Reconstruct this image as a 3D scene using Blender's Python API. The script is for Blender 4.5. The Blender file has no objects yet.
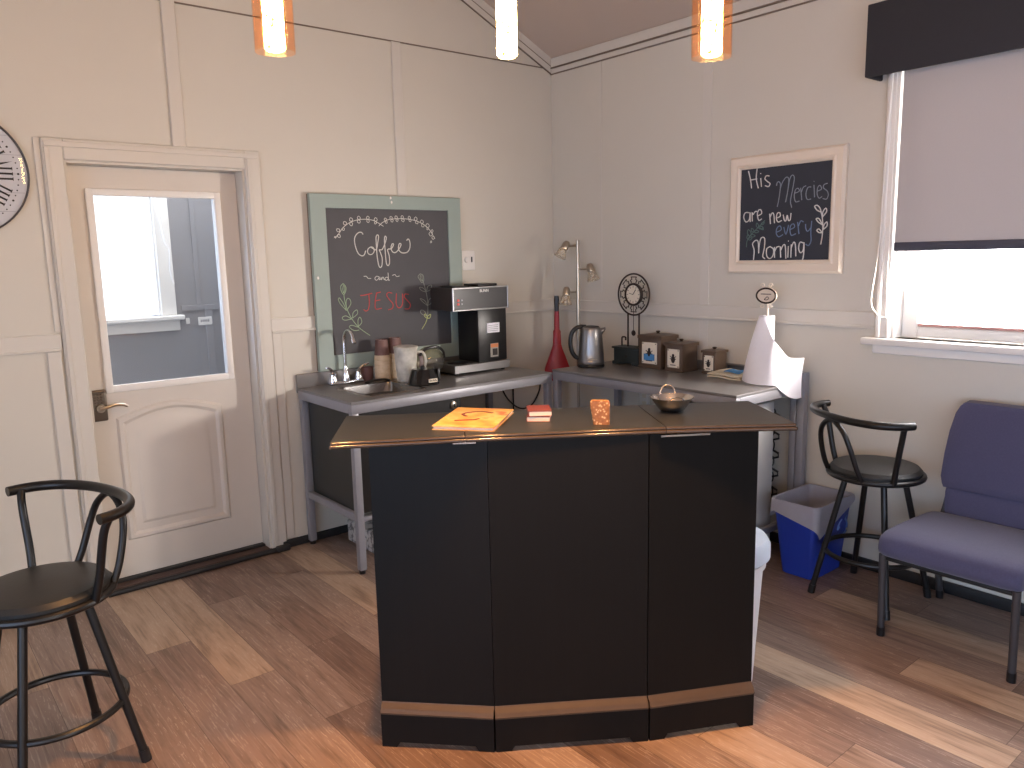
import bpy, bmesh, math, random
from mathutils import Vector, Matrix
PI = math.pi
C = bpy.context.scene.collection
random.seed(7)
ROOTLOC = {}

# ------------------------------------------------------------------ helpers
def V(*a):
    return Vector(a[0]) if len(a) == 1 else Vector(a)

def rootloc(o):
    while o is not None and o.parent is not None:
        o = o.parent
    return ROOTLOC.get(o.name, Vector((0, 0, 0))) if o is not None else Vector((0, 0, 0))

def catmull(pts, n=6, closed=False):
    pts = [Vector(p) for p in pts]
    if len(pts) < 3 and not closed:
        return pts
    out = []
    m = len(pts)
    rng = range(m) if closed else range(m - 1)
    for i in rng:
        if closed:
            a, b, c, d = pts[(i - 1) % m], pts[i], pts[(i + 1) % m], pts[(i + 2) % m]
        else:
            b, c = pts[i], pts[i + 1]
            a = pts[i - 1] if i > 0 else b * 2 - c
            d = pts[i + 2] if i + 2 < m else c * 2 - b
        for k in range(n):
            t = k / n
            out.append(0.5 * ((2 * b) + (c - a) * t + (2 * a - 5 * b + 4 * c - d) * t * t + (3 * b - a - 3 * c + d) * t ** 3))
    if not closed:
        out.append(pts[-1])
    return out

class MB:
    def __init__(s):
        s.bm = bmesh.new()
    def box(s, lo, hi, bevel=0.0, seg=2, rot=None):
        lo, hi = Vector(lo), Vector(hi)
        c, d = (lo + hi) / 2, hi - lo
        g = bmesh.ops.create_cube(s.bm, size=1.0)
        vs = g['verts']
        for v in vs:
            v.co = Vector((v.co.x * d.x, v.co.y * d.y, v.co.z * d.z))
        if bevel > 0:
            es = list({e for v in vs for e in v.link_edges})
            r = bmesh.ops.bevel(s.bm, geom=es, offset=bevel, segments=seg, profile=0.5, affect='EDGES')
            vs = list({v for f in r['faces'] for v in f.verts} | {v for v in vs if v.is_valid})
        for v in vs:
            if rot is not None:
                v.co = rot @ v.co
            v.co = v.co + c
        return s
    def ring(s, c, t, r, seg, up=None, flat=1.0):
        t = t.normalized()
        if up is None:
            up = Vector((0, 0, 1)) if abs(t.z) < 0.9 else Vector((1, 0, 0))
        a = t.cross(up).normalized()
        b = a.cross(t).normalized()
        return [s.bm.verts.new(c + a * (r * math.cos(2 * PI * k / seg)) + b * (r * flat * math.sin(2 * PI * k / seg))) for k in range(seg)]
    def skinrings(s, rings, closed=False, cap=True):
        n = len(rings)
        for i in range(n if closed else n - 1):
            A, B = rings[i], rings[(i + 1) % n]
            m = len(A)
            for k in range(m):
                try:
                    s.bm.faces.new((A[k], A[(k + 1) % m], B[(k + 1) % m], B[k]))
                except ValueError:
                    pass
        if cap and not closed:
            s.bm.faces.new(list(reversed(rings[0])))
            s.bm.faces.new(rings[-1])
    def tube(s, pts, r, seg=10, closed=False, flat=1.0, up=None):
        pts = [Vector(p) for p in pts]
        n = len(pts)
        rings = []
        prev = None
        for i, p in enumerate(pts):
            if closed:
                t = pts[(i + 1) % n] - pts[(i - 1) % n]
            else:
                t = pts[min(i + 1, n - 1)] - pts[max(i - 1, 0)]
            if t.length < 1e-9:
                t = Vector((0, 0, 1))
            t.normalize()
            if up is not None:
                u = Vector(up)
            elif prev is None:
                u = Vector((0, 0, 1)) if abs(t.z) < 0.9 else Vector((1, 0, 0))
            else:
                u = prev
            a = t.cross(u)
            if a.length < 1e-4:
                a = t.cross(Vector((0.3, 1, 0.2)))
            a.normalize()
            b = a.cross(t).normalized()
            prev = b
            rr = r[i] if isinstance(r, (list, tuple)) else r
            rings.append([s.bm.verts.new(p + a * (rr * math.cos(2 * PI * k / seg)) + b * (rr * flat * math.sin(2 * PI * k / seg))) for k in range(seg)])
        s.skinrings(rings, closed)
        return s
    def cyl(s, p0, p1, r0, r1=None, seg=20):
        return s.tube([p0, p1], [r0, r0 if r1 is None else r1], seg)
    def lathe(s, prof, c=(0, 0, 0), seg=28, axis=(0, 0, 1), cap=True, sx=1.0, sy=1.0):
        c = Vector(c)
        q = Vector((0, 0, 1)).rotation_difference(Vector(axis).normalized())
        rings = []
        for r, z in prof:
            rings.append([s.bm.verts.new(c + q @ Vector((max(r, 1e-4) * sx * math.cos(2 * PI * k / seg), max(r, 1e-4) * sy * math.sin(2 * PI * k / seg), z))) for k in range(seg)])
        s.skinrings(rings, False, cap)
        return s
    def prism(s, poly, vec):
        vec = Vector(vec)
        A = [s.bm.verts.new(Vector(p)) for p in poly]
        B = [s.bm.verts.new(Vector(p) + vec) for p in poly]
        m = len(A)
        s.bm.faces.new(list(reversed(A)))
        s.bm.faces.new(B)
        for k in range(m):
            s.bm.faces.new((A[k], A[(k + 1) % m], B[(k + 1) % m], B[k]))
        return s
    def sphere(s, c, r, sc=(1, 1, 1), u=16, v=10):
        g = bmesh.ops.create_uvsphere(s.bm, u_segments=u, v_segments=v, radius=r)
        for w in g['verts']:
            w.co = Vector((w.co.x * sc[0], w.co.y * sc[1], w.co.z * sc[2])) + Vector(c)
        return s
    def loft(s, sections, cap=True):
        rings = [[s.bm.verts.new(Vector(p)) for p in sec] for sec in sections]
        s.skinrings(rings, False, cap)
        return s
    def grid(s, rows, thick=0.0):
        n, m = len(rows), len(rows[0])
        vs = [[s.bm.verts.new(Vector(p)) for p in r] for r in rows]
        fs = []
        for i in range(n - 1):
            for j in range(m - 1):
                fs.append(s.bm.faces.new((vs[i][j], vs[i][j + 1], vs[i + 1][j + 1], vs[i + 1][j])))
        if thick:
            bmesh.ops.recalc_face_normals(s.bm, faces=fs)
            bmesh.ops.solidify(s.bm, geom=fs, thickness=thick)
        return s
    def xf(s, M):
        bmesh.ops.transform(s.bm, matrix=M, verts=s.bm.verts[:])
        return s
    def build(s, name, mat, parent=None, smooth=True, ang=35, sub=0):
        bm = s.bm
        bmesh.ops.recalc_face_normals(bm, faces=bm.faces[:])
        L = rootloc(parent) if parent is not None else Vector((0, 0, 0))
        if L.length > 0:
            bmesh.ops.translate(bm, vec=-L, verts=bm.verts[:])
        if smooth:
            for f in bm.faces:
                f.smooth = True
            lim = math.radians(ang)
            for e in bm.edges:
                if len(e.link_faces) == 2 and e.calc_face_angle(0.0) > lim:
                    e.smooth = False
        me = bpy.data.meshes.new(name)
        bm.to_mesh(me)
        bm.free()
        me.materials.append(mat)
        o = bpy.data.objects.new(name, me)
        C.objects.link(o)
        if parent is not None:
            o.parent = parent
        if sub:
            m = o.modifiers.new('sub', 'SUBSURF')
            m.levels = sub
            m.render_levels = sub
        return o

def tag(o, label, cat, group=None):
    o['label'] = label
    o['category'] = cat
    if group:
        o['group'] = group
    return o

def thing(name, label, cat, loc=(0, 0, 0), group=None):
    o = bpy.data.objects.new(name, None)
    o.empty_display_size = 0.1
    C.objects.link(o)
    o.location = loc
    ROOTLOC[o.name] = Vector(loc)
    return tag(o, label, cat, group)

def seat_origin(o):
    """put a single-mesh thing's origin at the middle of its base"""
    me = o.data
    xs = [v.co for v in me.vertices]
    lo = Vector((min(v.x for v in xs), min(v.y for v in xs), min(v.z for v in xs)))
    hi = Vector((max(v.x for v in xs), max(v.y for v in xs), max(v.z for v in xs)))
    b = Vector(((lo.x + hi.x) / 2, (lo.y + hi.y) / 2, lo.z))
    me.transform(Matrix.Translation(-b))
    o.location = b
    ROOTLOC[o.name] = b
    return o

def struct(o):
    o['kind'] = 'structure'
    return o

def dup(root, loc, rotz, label=None):
    def cp(o, parent):
        c = o.copy()
        C.objects.link(c)
        if parent is not None:
            c.parent = parent
        for ch in list(o.children):
            cp(ch, c)
        return c
    r = cp(root, None)
    r.location = loc
    r.rotation_euler = (0, 0, rotz)
    if label:
        r['label'] = label
    return r

# ------------------------------------------------------------------ materials
def lin(c):
    return tuple(((v / 255) / 12.92 if v / 255 <= 0.04045 else ((v / 255 + 0.055) / 1.055) ** 2.4) for v in c) + (1.0,)

def nodes(name):
    m = bpy.data.materials.new(name)
    m.use_nodes = True
    nt = m.node_tree
    for n in list(nt.nodes):
        nt.nodes.remove(n)
    out = nt.nodes.new('ShaderNodeOutputMaterial')
    return m, nt, out

def N(nt, typ, **kw):
    n = nt.nodes.new(typ)
    for k, v in kw.items():
        if k in n.inputs:
            n.inputs[k].default_value = v
        else:
            setattr(n, k, v)
    return n

def mat(name, rgb, rough=0.5, metal=0.0, var=0.06, scale=(8, 8, 8), bump=0.05, spec=0.5, detail=4.0, coat=0.0, trans=0.0, sheen=0.0):
    """principled material whose colour and relief come from object-space noise"""
    m, nt, out = nodes(name)
    L = nt.links.new
    tc = N(nt, 'ShaderNodeTexCoord')
    mp = N(nt, 'ShaderNodeMapping')
    mp.inputs['Scale'].default_value = scale
    L(tc.outputs['Object'], mp.inputs['Vector'])
    nz = N(nt, 'ShaderNodeTexNoise', Scale=1.0, Detail=detail, Roughness=0.6)
    L(mp.outputs['Vector'], nz.inputs['Vector'])
    c = lin(rgb)
    mx = N(nt, 'ShaderNodeMix', data_type='RGBA')
    mx.inputs[6].default_value = tuple(max(0, v * (1 - var * 2)) for v in c[:3]) + (1,)
    mx.inputs[7].default_value = tuple(min(1, v * (1 + var * 2)) for v in c[:3]) + (1,)
    L(nz.outputs['Fac'], mx.inputs[0])
    b = N(nt, 'ShaderNodeBsdfPrincipled')
    b.inputs['Roughness'].default_value = rough
    b.inputs['Metallic'].default_value = metal
    b.inputs['Specular IOR Level'].default_value = spec
    b.inputs['Coat Weight'].default_value = coat
    b.inputs['Sheen Weight'].default_value = sheen
    L(mx.outputs[2], b.inputs['Base Color'])
    if bump:
        bp = N(nt, 'ShaderNodeBump', Strength=bump, Distance=0.004)
        L(nz.outputs['Fac'], bp.inputs['Height'])
        L(bp.outputs['Normal'], b.inputs['Normal'])
    if trans:
        tl = N(nt, 'ShaderNodeBsdfTranslucent')
        L(mx.outputs[2], tl.inputs['Color'])
        ms = N(nt, 'ShaderNodeMixShader')
        ms.inputs[0].default_value = trans
        L(b.outputs[0], ms.inputs[1])
        L(tl.outputs[0], ms.inputs[2])
        L(ms.outputs[0], out.inputs[0])
    else:
        L(b.outputs[0], out.inputs[0])
    return m

def glass(name, tint=(255, 255, 255), refl=0.9, haze=0.0, hazergb=(230, 230, 230), rough=0.02):
    """thin architectural glass: clear except for mirror reflections and a little surface haze"""
    m, nt, out = nodes(name)
    L = nt.links.new
    tr = N(nt, 'ShaderNodeBsdfTransparent')
    tr.inputs[0].default_value = lin(tint)
    gl = N(nt, 'ShaderNodeBsdfGlossy')
    gl.inputs['Roughness'].default_value = rough
    fr = N(nt, 'ShaderNodeFresnel', IOR=1.45)
    mu = N(nt, 'ShaderNodeMath', operation='MULTIPLY')
    mu.inputs[1].default_value = refl
    ge = N(nt, 'ShaderNodeNewGeometry')
    fb = N(nt, 'ShaderNodeMath', operation='SUBTRACT')
    fb.inputs[0].default_value = 1.0
    L(ge.outputs['Backfacing'], fb.inputs[1])
    ff = N(nt, 'ShaderNodeMath', operation='MULTIPLY')
    L(fr.outputs[0], ff.inputs[0]); L(fb.outputs[0], ff.inputs[1])
    L(ff.outputs[0], mu.inputs[0])
    ms = N(nt, 'ShaderNodeMixShader')
    L(mu.outputs[0], ms.inputs[0])
    L(tr.outputs[0], ms.inputs[1])
    L(gl.outputs[0], ms.inputs[2])
    last = ms
    if haze:
        tc = N(nt, 'ShaderNodeTexCoord')
        nz = N(nt, 'ShaderNodeTexNoise', Scale=14.0, Detail=3.0)
        L(tc.outputs['Object'], nz.inputs['Vector'])
        hm = N(nt, 'ShaderNodeMath', operation='MULTIPLY')
        hm.inputs[1].default_value = haze * 2
        L(nz.outputs['Fac'], hm.inputs[0])
        df = N(nt, 'ShaderNodeBsdfPrincipled', Roughness=0.35)
        df.inputs['Base Color'].default_value = lin(hazergb)
        m2 = N(nt, 'ShaderNodeMixShader')
        L(hm.outputs[0], m2.inputs[0])
        L(ms.outputs[0], m2.inputs[1])
        L(df.outputs[0], m2.inputs[2])
        last = m2
    L(last.outputs[0], out.inputs[0])
    return m

def ramp(nt, stops):
    r = N(nt, 'ShaderNodeValToRGB')
    e = r.color_ramp.elements
    while len(e) > 1:
        e.remove(e[-1])
    e[0].position, e[0].color = stops[0][0], lin(stops[0][1])
    for p, c in stops[1:]:
        x = e.new(p)
        x.color = lin(c)
    return r

def floor_mat():
    m, nt, out = nodes('vinyl_plank_floor')
    L = nt.links.new
    def math_(op, a, b=None):
        n = N(nt, 'ShaderNodeMath', operation=op)
        for i, x in enumerate((a, b)):
            if x is None:
                continue
            if isinstance(x, (int, float)):
                n.inputs[i].default_value = x
            else:
                L(x, n.inputs[i])
        return n.outputs[0]
    tc = N(nt, 'ShaderNodeTexCoord')
    sp = N(nt, 'ShaderNodeSeparateXYZ')
    L(tc.outputs['Object'], sp.inputs[0])
    PW, PL = 0.178, 1.22
    u = math_('DIVIDE', math_('ADD', sp.outputs['X'], 2.842 + PW * 40), PW)
    col = math_('FLOOR', u)
    fu = math_('FRACT', u)
    wn = N(nt, 'ShaderNodeTexWhiteNoise', noise_dimensions='1D')
    L(col, wn.inputs['W'])
    v = math_('ADD', math_('DIVIDE', sp.outputs['Y'], PL), math_('MULTIPLY', wn.outputs['Value'], 7.0))
    v = math_('ADD', v, 30.0)
    row = math_('FLOOR', v)
    fv = math_('FRACT', v)
    w2 = N(nt, 'ShaderNodeTexWhiteNoise', noise_dimensions='2D')
    cb = N(nt, 'ShaderNodeCombineXYZ')
    L(col, cb.inputs[0]); L(row, cb.inputs[1])
    L(cb.outputs[0], w2.inputs['Vector'])
    pid = w2.outputs['Value']
    # grain, stretched along the plank, shifted per plank
    off = N(nt, 'ShaderNodeCombineXYZ')
    L(math_('MULTIPLY', pid, 37.0), off.inputs[0]); L(math_('MULTIPLY', pid, 91.0), off.inputs[1])
    ad = N(nt, 'ShaderNodeVectorMath', operation='ADD')
    L(tc.outputs['Object'], ad.inputs[0]); L(off.outputs[0], ad.inputs[1])
    def grain(sx, sy, det, rough=0.65, dist=0.0):
        mp = N(nt, 'ShaderNodeMapping')
        mp.inputs['Scale'].default_value = (sx, sy, 1)
        L(ad.outputs[0], mp.inputs[0])
        nz = N(nt, 'ShaderNodeTexNoise', Scale=1.0, Detail=det, Roughness=rough, Distortion=dist)
        L(mp.outputs[0], nz.inputs['Vector'])
        return nz.outputs['Fac']
    g1 = grain(58, 2.6, 7, 0.7)
    g2 = grain(10, 1.6, 4, 0.6, 1.2)
    g3 = grain(120, 2.6, 4)
    base = ramp(nt, [(0.0, (110, 90, 81)), (0.3, (132, 110, 99)), (0.55, (151, 131, 120)), (0.78, (138, 116, 102)), (0.88, (168, 145, 127)), (1.0, (196, 173, 150))])
    L(pid, base.inputs[0])
    dark = N(nt, 'ShaderNodeMix', data_type='RGBA', blend_type='MULTIPLY')
    gr = ramp(nt, [(0.28, (120, 105, 98)), (0.5, (235, 230, 226)), (0.72, (255, 255, 255))])
    gm = math_('ADD', math_('MULTIPLY', g1, 0.55), math_('MULTIPLY', g2, 0.45))
    L(gm, gr.inputs[0])
    dark.inputs[0].default_value = 1.0
    L(base.outputs[0], dark.inputs[6]); L(gr.outputs[0], dark.inputs[7])
    # limed flecks: thin pale cathedral streaks
    wv = N(nt, 'ShaderNodeTexWave', wave_type='BANDS', bands_direction='X', Scale=9.0, Distortion=9.0, Detail=3.0)
    wv.inputs['Detail Scale'].default_value = 1.2
    mp = N(nt, 'ShaderNodeMapping')
    mp.inputs['Scale'].default_value = (2.2, 0.22, 1)
    L(ad.outputs[0], mp.inputs[0]); L(mp.outputs[0], wv.inputs['Vector'])
    fl = math_('SMOOTH_MAX', 0.0, math_('MULTIPLY', math_('SUBTRACT', wv.outputs['Fac'], 0.80), 5.0))
    g4 = grain(170, 16, 2)
    fleck = math_('MULTIPLY', math_('GREATER_THAN', g4, 0.61), math_('GREATER_THAN', g2, 0.5))
    fk = math_('MULTIPLY', fl, math_('GREATER_THAN', g3, 0.52))
    fk = math_('MULTIPLY', fk, math_('MULTIPLY', g2, 0.4))
    fk = math_('MAXIMUM', fk, math_('MULTIPLY', fleck, 0.30))
    pale = N(nt, 'ShaderNodeMix', data_type='RGBA')
    L(fk, pale.inputs[0]); L(dark.outputs[2], pale.inputs[6])
    pale.inputs[7].default_value = lin((200, 184, 168))
    # seams
    s1 = math_('LESS_THAN', fu, 0.012)
    s2 = math_('LESS_THAN', fv, 0.0018)
    sm = math_('MAXIMUM', s1, s2)
    sx = N(nt, 'ShaderNodeMix', data_type='RGBA')
    L(math_('MULTIPLY', sm, 0.75), sx.inputs[0]); L(pale.outputs[2], sx.inputs[6])
    sx.inputs[7].default_value = lin((62, 46, 38))
    b = N(nt, 'ShaderNodeBsdfPrincipled')
    L(sx.outputs[2], b.inputs['Base Color'])
    rr = N(nt, 'ShaderNodeMapRange')
    rr.inputs['To Min'].default_value = 0.34
    rr.inputs['To Max'].default_value = 0.55
    L(g1, rr.inputs[0]); L(rr.outputs[0], b.inputs['Roughness'])
    b.inputs['Specular IOR Level'].default_value = 0.4
    bp = N(nt, 'ShaderNodeBump', Strength=0.12, Distance=0.003)
    L(math_('SUBTRACT', g3, math_('MULTIPLY', sm, 1.5)), bp.inputs['Height'])
    L(bp.outputs[0], b.inputs['Normal'])
    L(b.outputs[0], out.inputs[0])
    return m

def emit_mat(name):
    """lit bubble-glass core of a pendant: warm white, with amber seeds"""
    m, nt, out = nodes(name)
    L = nt.links.new
    tc = N(nt, 'ShaderNodeTexCoord')
    vo = N(nt, 'ShaderNodeTexNoise', Scale=60.0, Detail=5.0, Roughness=0.75)
    L(tc.outputs['Object'], vo.inputs['Vector'])
    lo = N(nt, 'ShaderNodeMapRange')
    lo.inputs['From Min'].default_value = .42; lo.inputs['From Max'].default_value = .50
    lo.inputs['To Min'].default_value = .9; lo.inputs['To Max'].default_value = PENDANT_EMIT
    L(vo.outputs['Fac'], lo.inputs['Value'])
    r = ramp(nt, [(0.0, (255, 170, 70)), (0.40, (255, 180, 84)), (0.52, (255, 208, 132)), (1.0, (255, 216, 146))])
    L(vo.outputs['Fac'], r.inputs[0])
    em = N(nt, 'ShaderNodeEmission', Strength=PENDANT_EMIT)
    L(lo.outputs[0], em.inputs['Strength'])
    L(r.outputs[0], em.inputs[0])
    L(em.outputs[0], out.inputs[0])
    return m

def pattern_mat(name, stops, scale=20, kind='voronoi', rough=0.5):
    m, nt, out = nodes(name)
    L = nt.links.new
    tc = N(nt, 'ShaderNodeTexCoord')
    if kind == 'voronoi':
        t = N(nt, 'ShaderNodeTexVoronoi', Scale=scale)
        o = t.outputs['Distance']
    else:
        t = N(nt, 'ShaderNodeTexNoise', Scale=scale, Detail=3.0)
        o = t.outputs['Fac']
    L(tc.outputs['Object'], t.inputs['Vector'])
    r = ramp(nt, stops)
    L(o, r.inputs[0])
    b = N(nt, 'ShaderNodeBsdfPrincipled', Roughness=rough)
    L(r.outputs[0], b.inputs['Base Color'])
    L(b.outputs[0], out.inputs[0])
    return m

AMB = (1.75, 1.56, 1.38, 1)
LEFTAMB = (3.25, 4.2, 6.0, 1)
SUNSIDE = (24.0, 23.5, 24.0, 1)
WIN_W = 18.0
EXPOSURE = 0.0
PENDANT_EMIT = 76.0
PEND_SPOT = 105.0
SPOT_ANGLE = 80
WALL = mat('painted_wall', (207, 201, 189), 0.55, var=0.015, scale=(3, 3, 3), bump=0.03)
CEIL = mat('painted_ceiling', (196, 180, 168), 0.6, var=0.015, scale=(3, 3, 3), bump=0.02)
TRIMM = mat('painted_trim', (208, 202, 192), 0.42, var=0.01, scale=(5, 5, 5), bump=0.0)
GROOVE = mat('dark_joint', (118, 104, 92), 0.7)
DOORM = mat('door_paint', (210, 202, 192), 0.4, var=0.015, scale=(6, 6, 6), bump=0.02)
WHITE = mat('white_gloss_paint', (232, 228, 222), 0.4, var=0.01, bump=0.01)
HALLM = mat('grey_hall_paint', (142, 141, 144), 0.6, var=0.02, scale=(3, 3, 3))
FLOORM = floor_mat()
BLACKB = mat('black_rubber', (26, 26, 28), 0.55)
THRESH = mat('brown_threshold', (72, 52, 46), 0.55)
BARM = mat('bar_black_wood', (19, 18, 17), 0.5, var=0.10, scale=(60, 60, 1.6), bump=0.12, spec=0.18)
BARM_LIT = mat('bar_wood_lit', (80, 65, 52), 0.36, var=0.08, scale=(20, 20, 20), bump=0.05, spec=0.4)  # bar wood with the warm light on the moulding painted in as lighter brown
COUNTER = mat('bar_laminate', (36, 39, 43), 0.4, var=0.03, scale=(90, 90, 90), bump=0.03, spec=0.45)
EDGE = mat('bar_edge_lacquer', (66, 55, 46), 0.14, var=0.05, scale=(30, 30, 30), bump=0.02, spec=0.7)
STEEL = mat('brushed_steel', (150, 148, 148), 0.36, 1.0, var=0.05, scale=(6, 90, 6), bump=0.04)
TABLETOP = mat('steel_table_top', (132, 130, 130), 0.34, 0.45, var=0.04, scale=(5, 60, 5), bump=0.03)
FRAMEM = mat('grey_steel_tube', (150, 150, 156), 0.42, 0.3, var=0.04, scale=(14, 14, 14))
SINKM = mat('sink_steel', (150, 148, 146), 0.26, 1.0, var=0.03, bump=0.01)
RIMM = mat('grey_clock_rim', (84, 80, 80), 0.4, 0.3)
BOWLM = mat('bowl_steel', (215, 212, 208), 0.2, 1.0, var=0.02, bump=0.01)
CHROME = mat('chrome', (225, 225, 228), 0.12, 1.0, var=0.01, bump=0)
NICKEL = mat('satin_nickel', (176, 166, 152), 0.3, 1.0, var=0.03, bump=0.01)
PEWTER = mat('aged_pewter', (110, 100, 90), 0.4, 0.8, var=0.06)
BLACKM = mat('black_metal', (24, 23, 23), 0.36, 0.2, var=0.05, scale=(20, 20, 20))
VINYL = mat('black_vinyl', (36, 37, 37), 0.46, var=0.06, scale=(60, 60, 60), bump=0.08)
BLACKP = mat('black_plastic', (24, 23, 24), 0.35, var=0.04)
DARKCAB = mat('dark_cabinet_panel', (42, 44, 42), 0.4, var=0.06, scale=(10, 10, 10))
GREEN = mat('sage_frame_paint', (150, 164, 156), 0.55, var=0.03, scale=(12, 12, 12), bump=0.05)
SLATE = mat('chalkboard_slate', (80, 79, 82), 0.7, var=0.07, scale=(5, 5, 5), bump=0.02)
NAVY = mat('chalkboard_navy', (46, 50, 60), 0.68, var=0.07, scale=(6, 6, 6), bump=0.02)
FRAMEW = mat('cream_frame', (228, 214, 196), 0.45, var=0.02)
BROWNW = mat('brown_wood_side', (120, 100, 84), 0.6)
def chalk(name, rgb):
    return mat(name, rgb, 0.9, var=0.12, scale=(300, 300, 300), bump=0.1)
CHW = chalk('white_chalk', (214, 212, 206)); CHR = chalk('red_chalk', (200, 78, 76)); CHG = chalk('green_chalk', (156, 176, 146))
CHP = chalk('pale_chalk', (150, 156, 146)); CHY = chalk('lime_chalk', (186, 192, 126)); CHD = chalk('grey_chalk', (138, 146, 154)); CHB = chalk('blue_chalk', (108, 128, 156)); CHF = chalk('fern_chalk', (92, 116, 110))
GLASS = glass('window_glass', refl=0.8)
DOORGL = glass('door_glass', (244, 246, 248), 0.9, haze=0.03)
CLOCKGL = glass('clock_glass', refl=0.55)
AMBERGL = glass('amber_glass', (255, 240, 228), 0.5, haze=0.005, hazergb=(255, 205, 160))
CLEARP = glass('frosted_plastic', (244, 242, 236), 0.5, haze=0.62, hazergb=(228, 226, 218), rough=0.2)
CARAFE = glass('carafe_glass', (226, 220, 204), 1.4, haze=0.05)
FROST = glass('frosted_shade', (246, 242, 234), 0.5, haze=0.28, hazergb=(226, 216, 200), rough=0.25)
BLIND = mat('grey_blind_fabric', (186, 180, 178), 0.85, var=0.02, scale=(180, 180, 180), bump=0.03, trans=0.12)
VALANCE = mat('charcoal_valance', (44, 44, 50), 0.8, var=0.05, scale=(120, 120, 120), bump=0.05)
HEM = mat('hem_bar_grey', (66, 68, 82), 0.6)
PURPLE = mat('purple_upholstery', (74, 72, 98), 0.9, var=0.12, scale=(160, 160, 160), bump=0.15, sheen=0.2)
BLUEP = mat('blue_plastic', (34, 62, 168), 0.45, var=0.04)
LINER = mat('translucent_liner', (186, 186, 196), 0.4, var=0.03, scale=(30, 30, 30), bump=0.2, trans=0.35)
WHITEP = mat('white_plastic', (226, 228, 232), 0.42, var=0.02)
FRIDGE = mat('white_enamel', (206, 206, 204), 0.4, var=0.02)
REDP = mat('red_plastic', (150, 18, 30), 0.42, var=0.06)
PAPER = mat('white_paper', (247, 246, 252), 0.85, var=0.015, scale=(60, 60, 60), bump=0.06, trans=0.15)
CARD = mat('brown_cardboard', (150, 118, 84), 0.8, var=0.06)
CANB = mat('bronze_tin', (98, 80, 66), 0.36, 0.35, var=0.06, scale=(14, 14, 14))
CREAM = mat('cream_label', (226, 216, 198), 0.7, var=0.05, scale=(60, 60, 60))
INK = mat('dark_ink', (40, 34, 32), 0.7)
BLUET = mat('blue_tape', (74, 138, 196), 0.6)
DKGREEN = mat('dark_green_wood', (40, 48, 48), 0.5, var=0.06)
BRONZE = mat('dark_bronze', (52, 40, 34), 0.45, 0.5)
CLOTH = mat('cream_cloth', (222, 212, 190), 0.9, var=0.05, scale=(80, 80, 80), bump=0.15)
CUPB = mat('cup_print', (112, 82, 76), 0.6, var=0.22, scale=(40, 40, 40))
CUPRIM = pattern_mat('cup_sleeves', [(0, (150, 120, 92)), (0.5, (208, 186, 156)), (1, (226, 208, 184))], 30, 'noise', 0.7)
REDBK = mat('red_leather_cover', (114, 52, 52), 0.5, var=0.06, scale=(60, 60, 60))
PAGES = mat('book_pages', (232, 214, 196), 0.8, var=0.05, scale=(4, 4, 400))
COVER = pattern_mat('orange_picture_cover', [(0, (176, 78, 50)), (0.3, (204, 122, 62)), (0.42, (214, 158, 76)), (0.52, (218, 176, 96)), (0.6, (224, 194, 132)), (0.72, (196, 106, 60))], 14, 'noise', 0.35)
SLEEVE = pattern_mat('printed_sleeve', [(0, (214, 184, 140)), (0.22, (206, 172, 126)), (0.36, (150, 100, 56)), (1, (124, 78, 42))], 105, 'voronoi', 0.6)
MARBLE = mat('clock_face', (196, 196, 200), 0.5, var=0.05, scale=(6, 6, 6))
DARKGL = mat('charcoal_faceplate', (58, 57, 59), 0.34, var=0.03)
LEDR = mat('red_switch', (206, 60, 52), 0.4)
SPECK = pattern_mat('speckled_box', [(0, (60, 58, 58)), (0.42, (120, 118, 118)), (0.5, (196, 194, 192)), (1, (214, 212, 208))], 30, 'noise', 0.6)
EMIT = emit_mat('pendant_core')
# chalk strokes, in metres on each board
CHALK_COFFEE=[[(-1.501,1.737),(-1.512,1.749),(-1.533,1.745),(-1.553,1.724),(-1.558,1.695),(-1.55,1.656),(-1.536,1.628),(-1.516,1.616),(-1.499,1.623),(-1.49,1.645)],[(-1.456,1.666),(-1.473,1.655),(-1.478,1.637),(-1.466,1.623),(-1.446,1.626),(-1.434,1.644),(-1.439,1.662),(-1.456,1.666),(-1.436,1.653),(-1.419,1.651),(-1.409,1.687),(-1.401,1.724),(-1.408,1.734),(-1.418,1.72),(-1.418,1.673),(-1.417,1.615),(-1.41,1.563),(-1.4,1.547),(-1.388,1.559),(-1.384,1.6),(-1.395,1.636),(-1.4,1.649),(-1.381,1.651),(-1.36,1.687),(-1.35,1.716),(-1.356,1.727),(-1.363,1.709),(-1.362,1.658),(-1.36,1.599),(-1.356,1.566),(-1.346,1.557),(-1.336,1.573),(-1.336,1.613),(-1.345,1.649),(-1.321,1.654),(-1.308,1.668),(-1.303,1.681),(-1.313,1.681),(-1.321,1.661),(-1.315,1.639),(-1.297,1.631),(-1.277,1.642),(-1.258,1.664),(-1.252,1.68),(-1.263,1.683),(-1.271,1.66),(-1.263,1.638),(-1.24,1.628),(-1.209,1.634),(-1.191,1.66),(-1.19,1.693),(-1.2,1.71),(-1.212,1.701)]]
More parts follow.
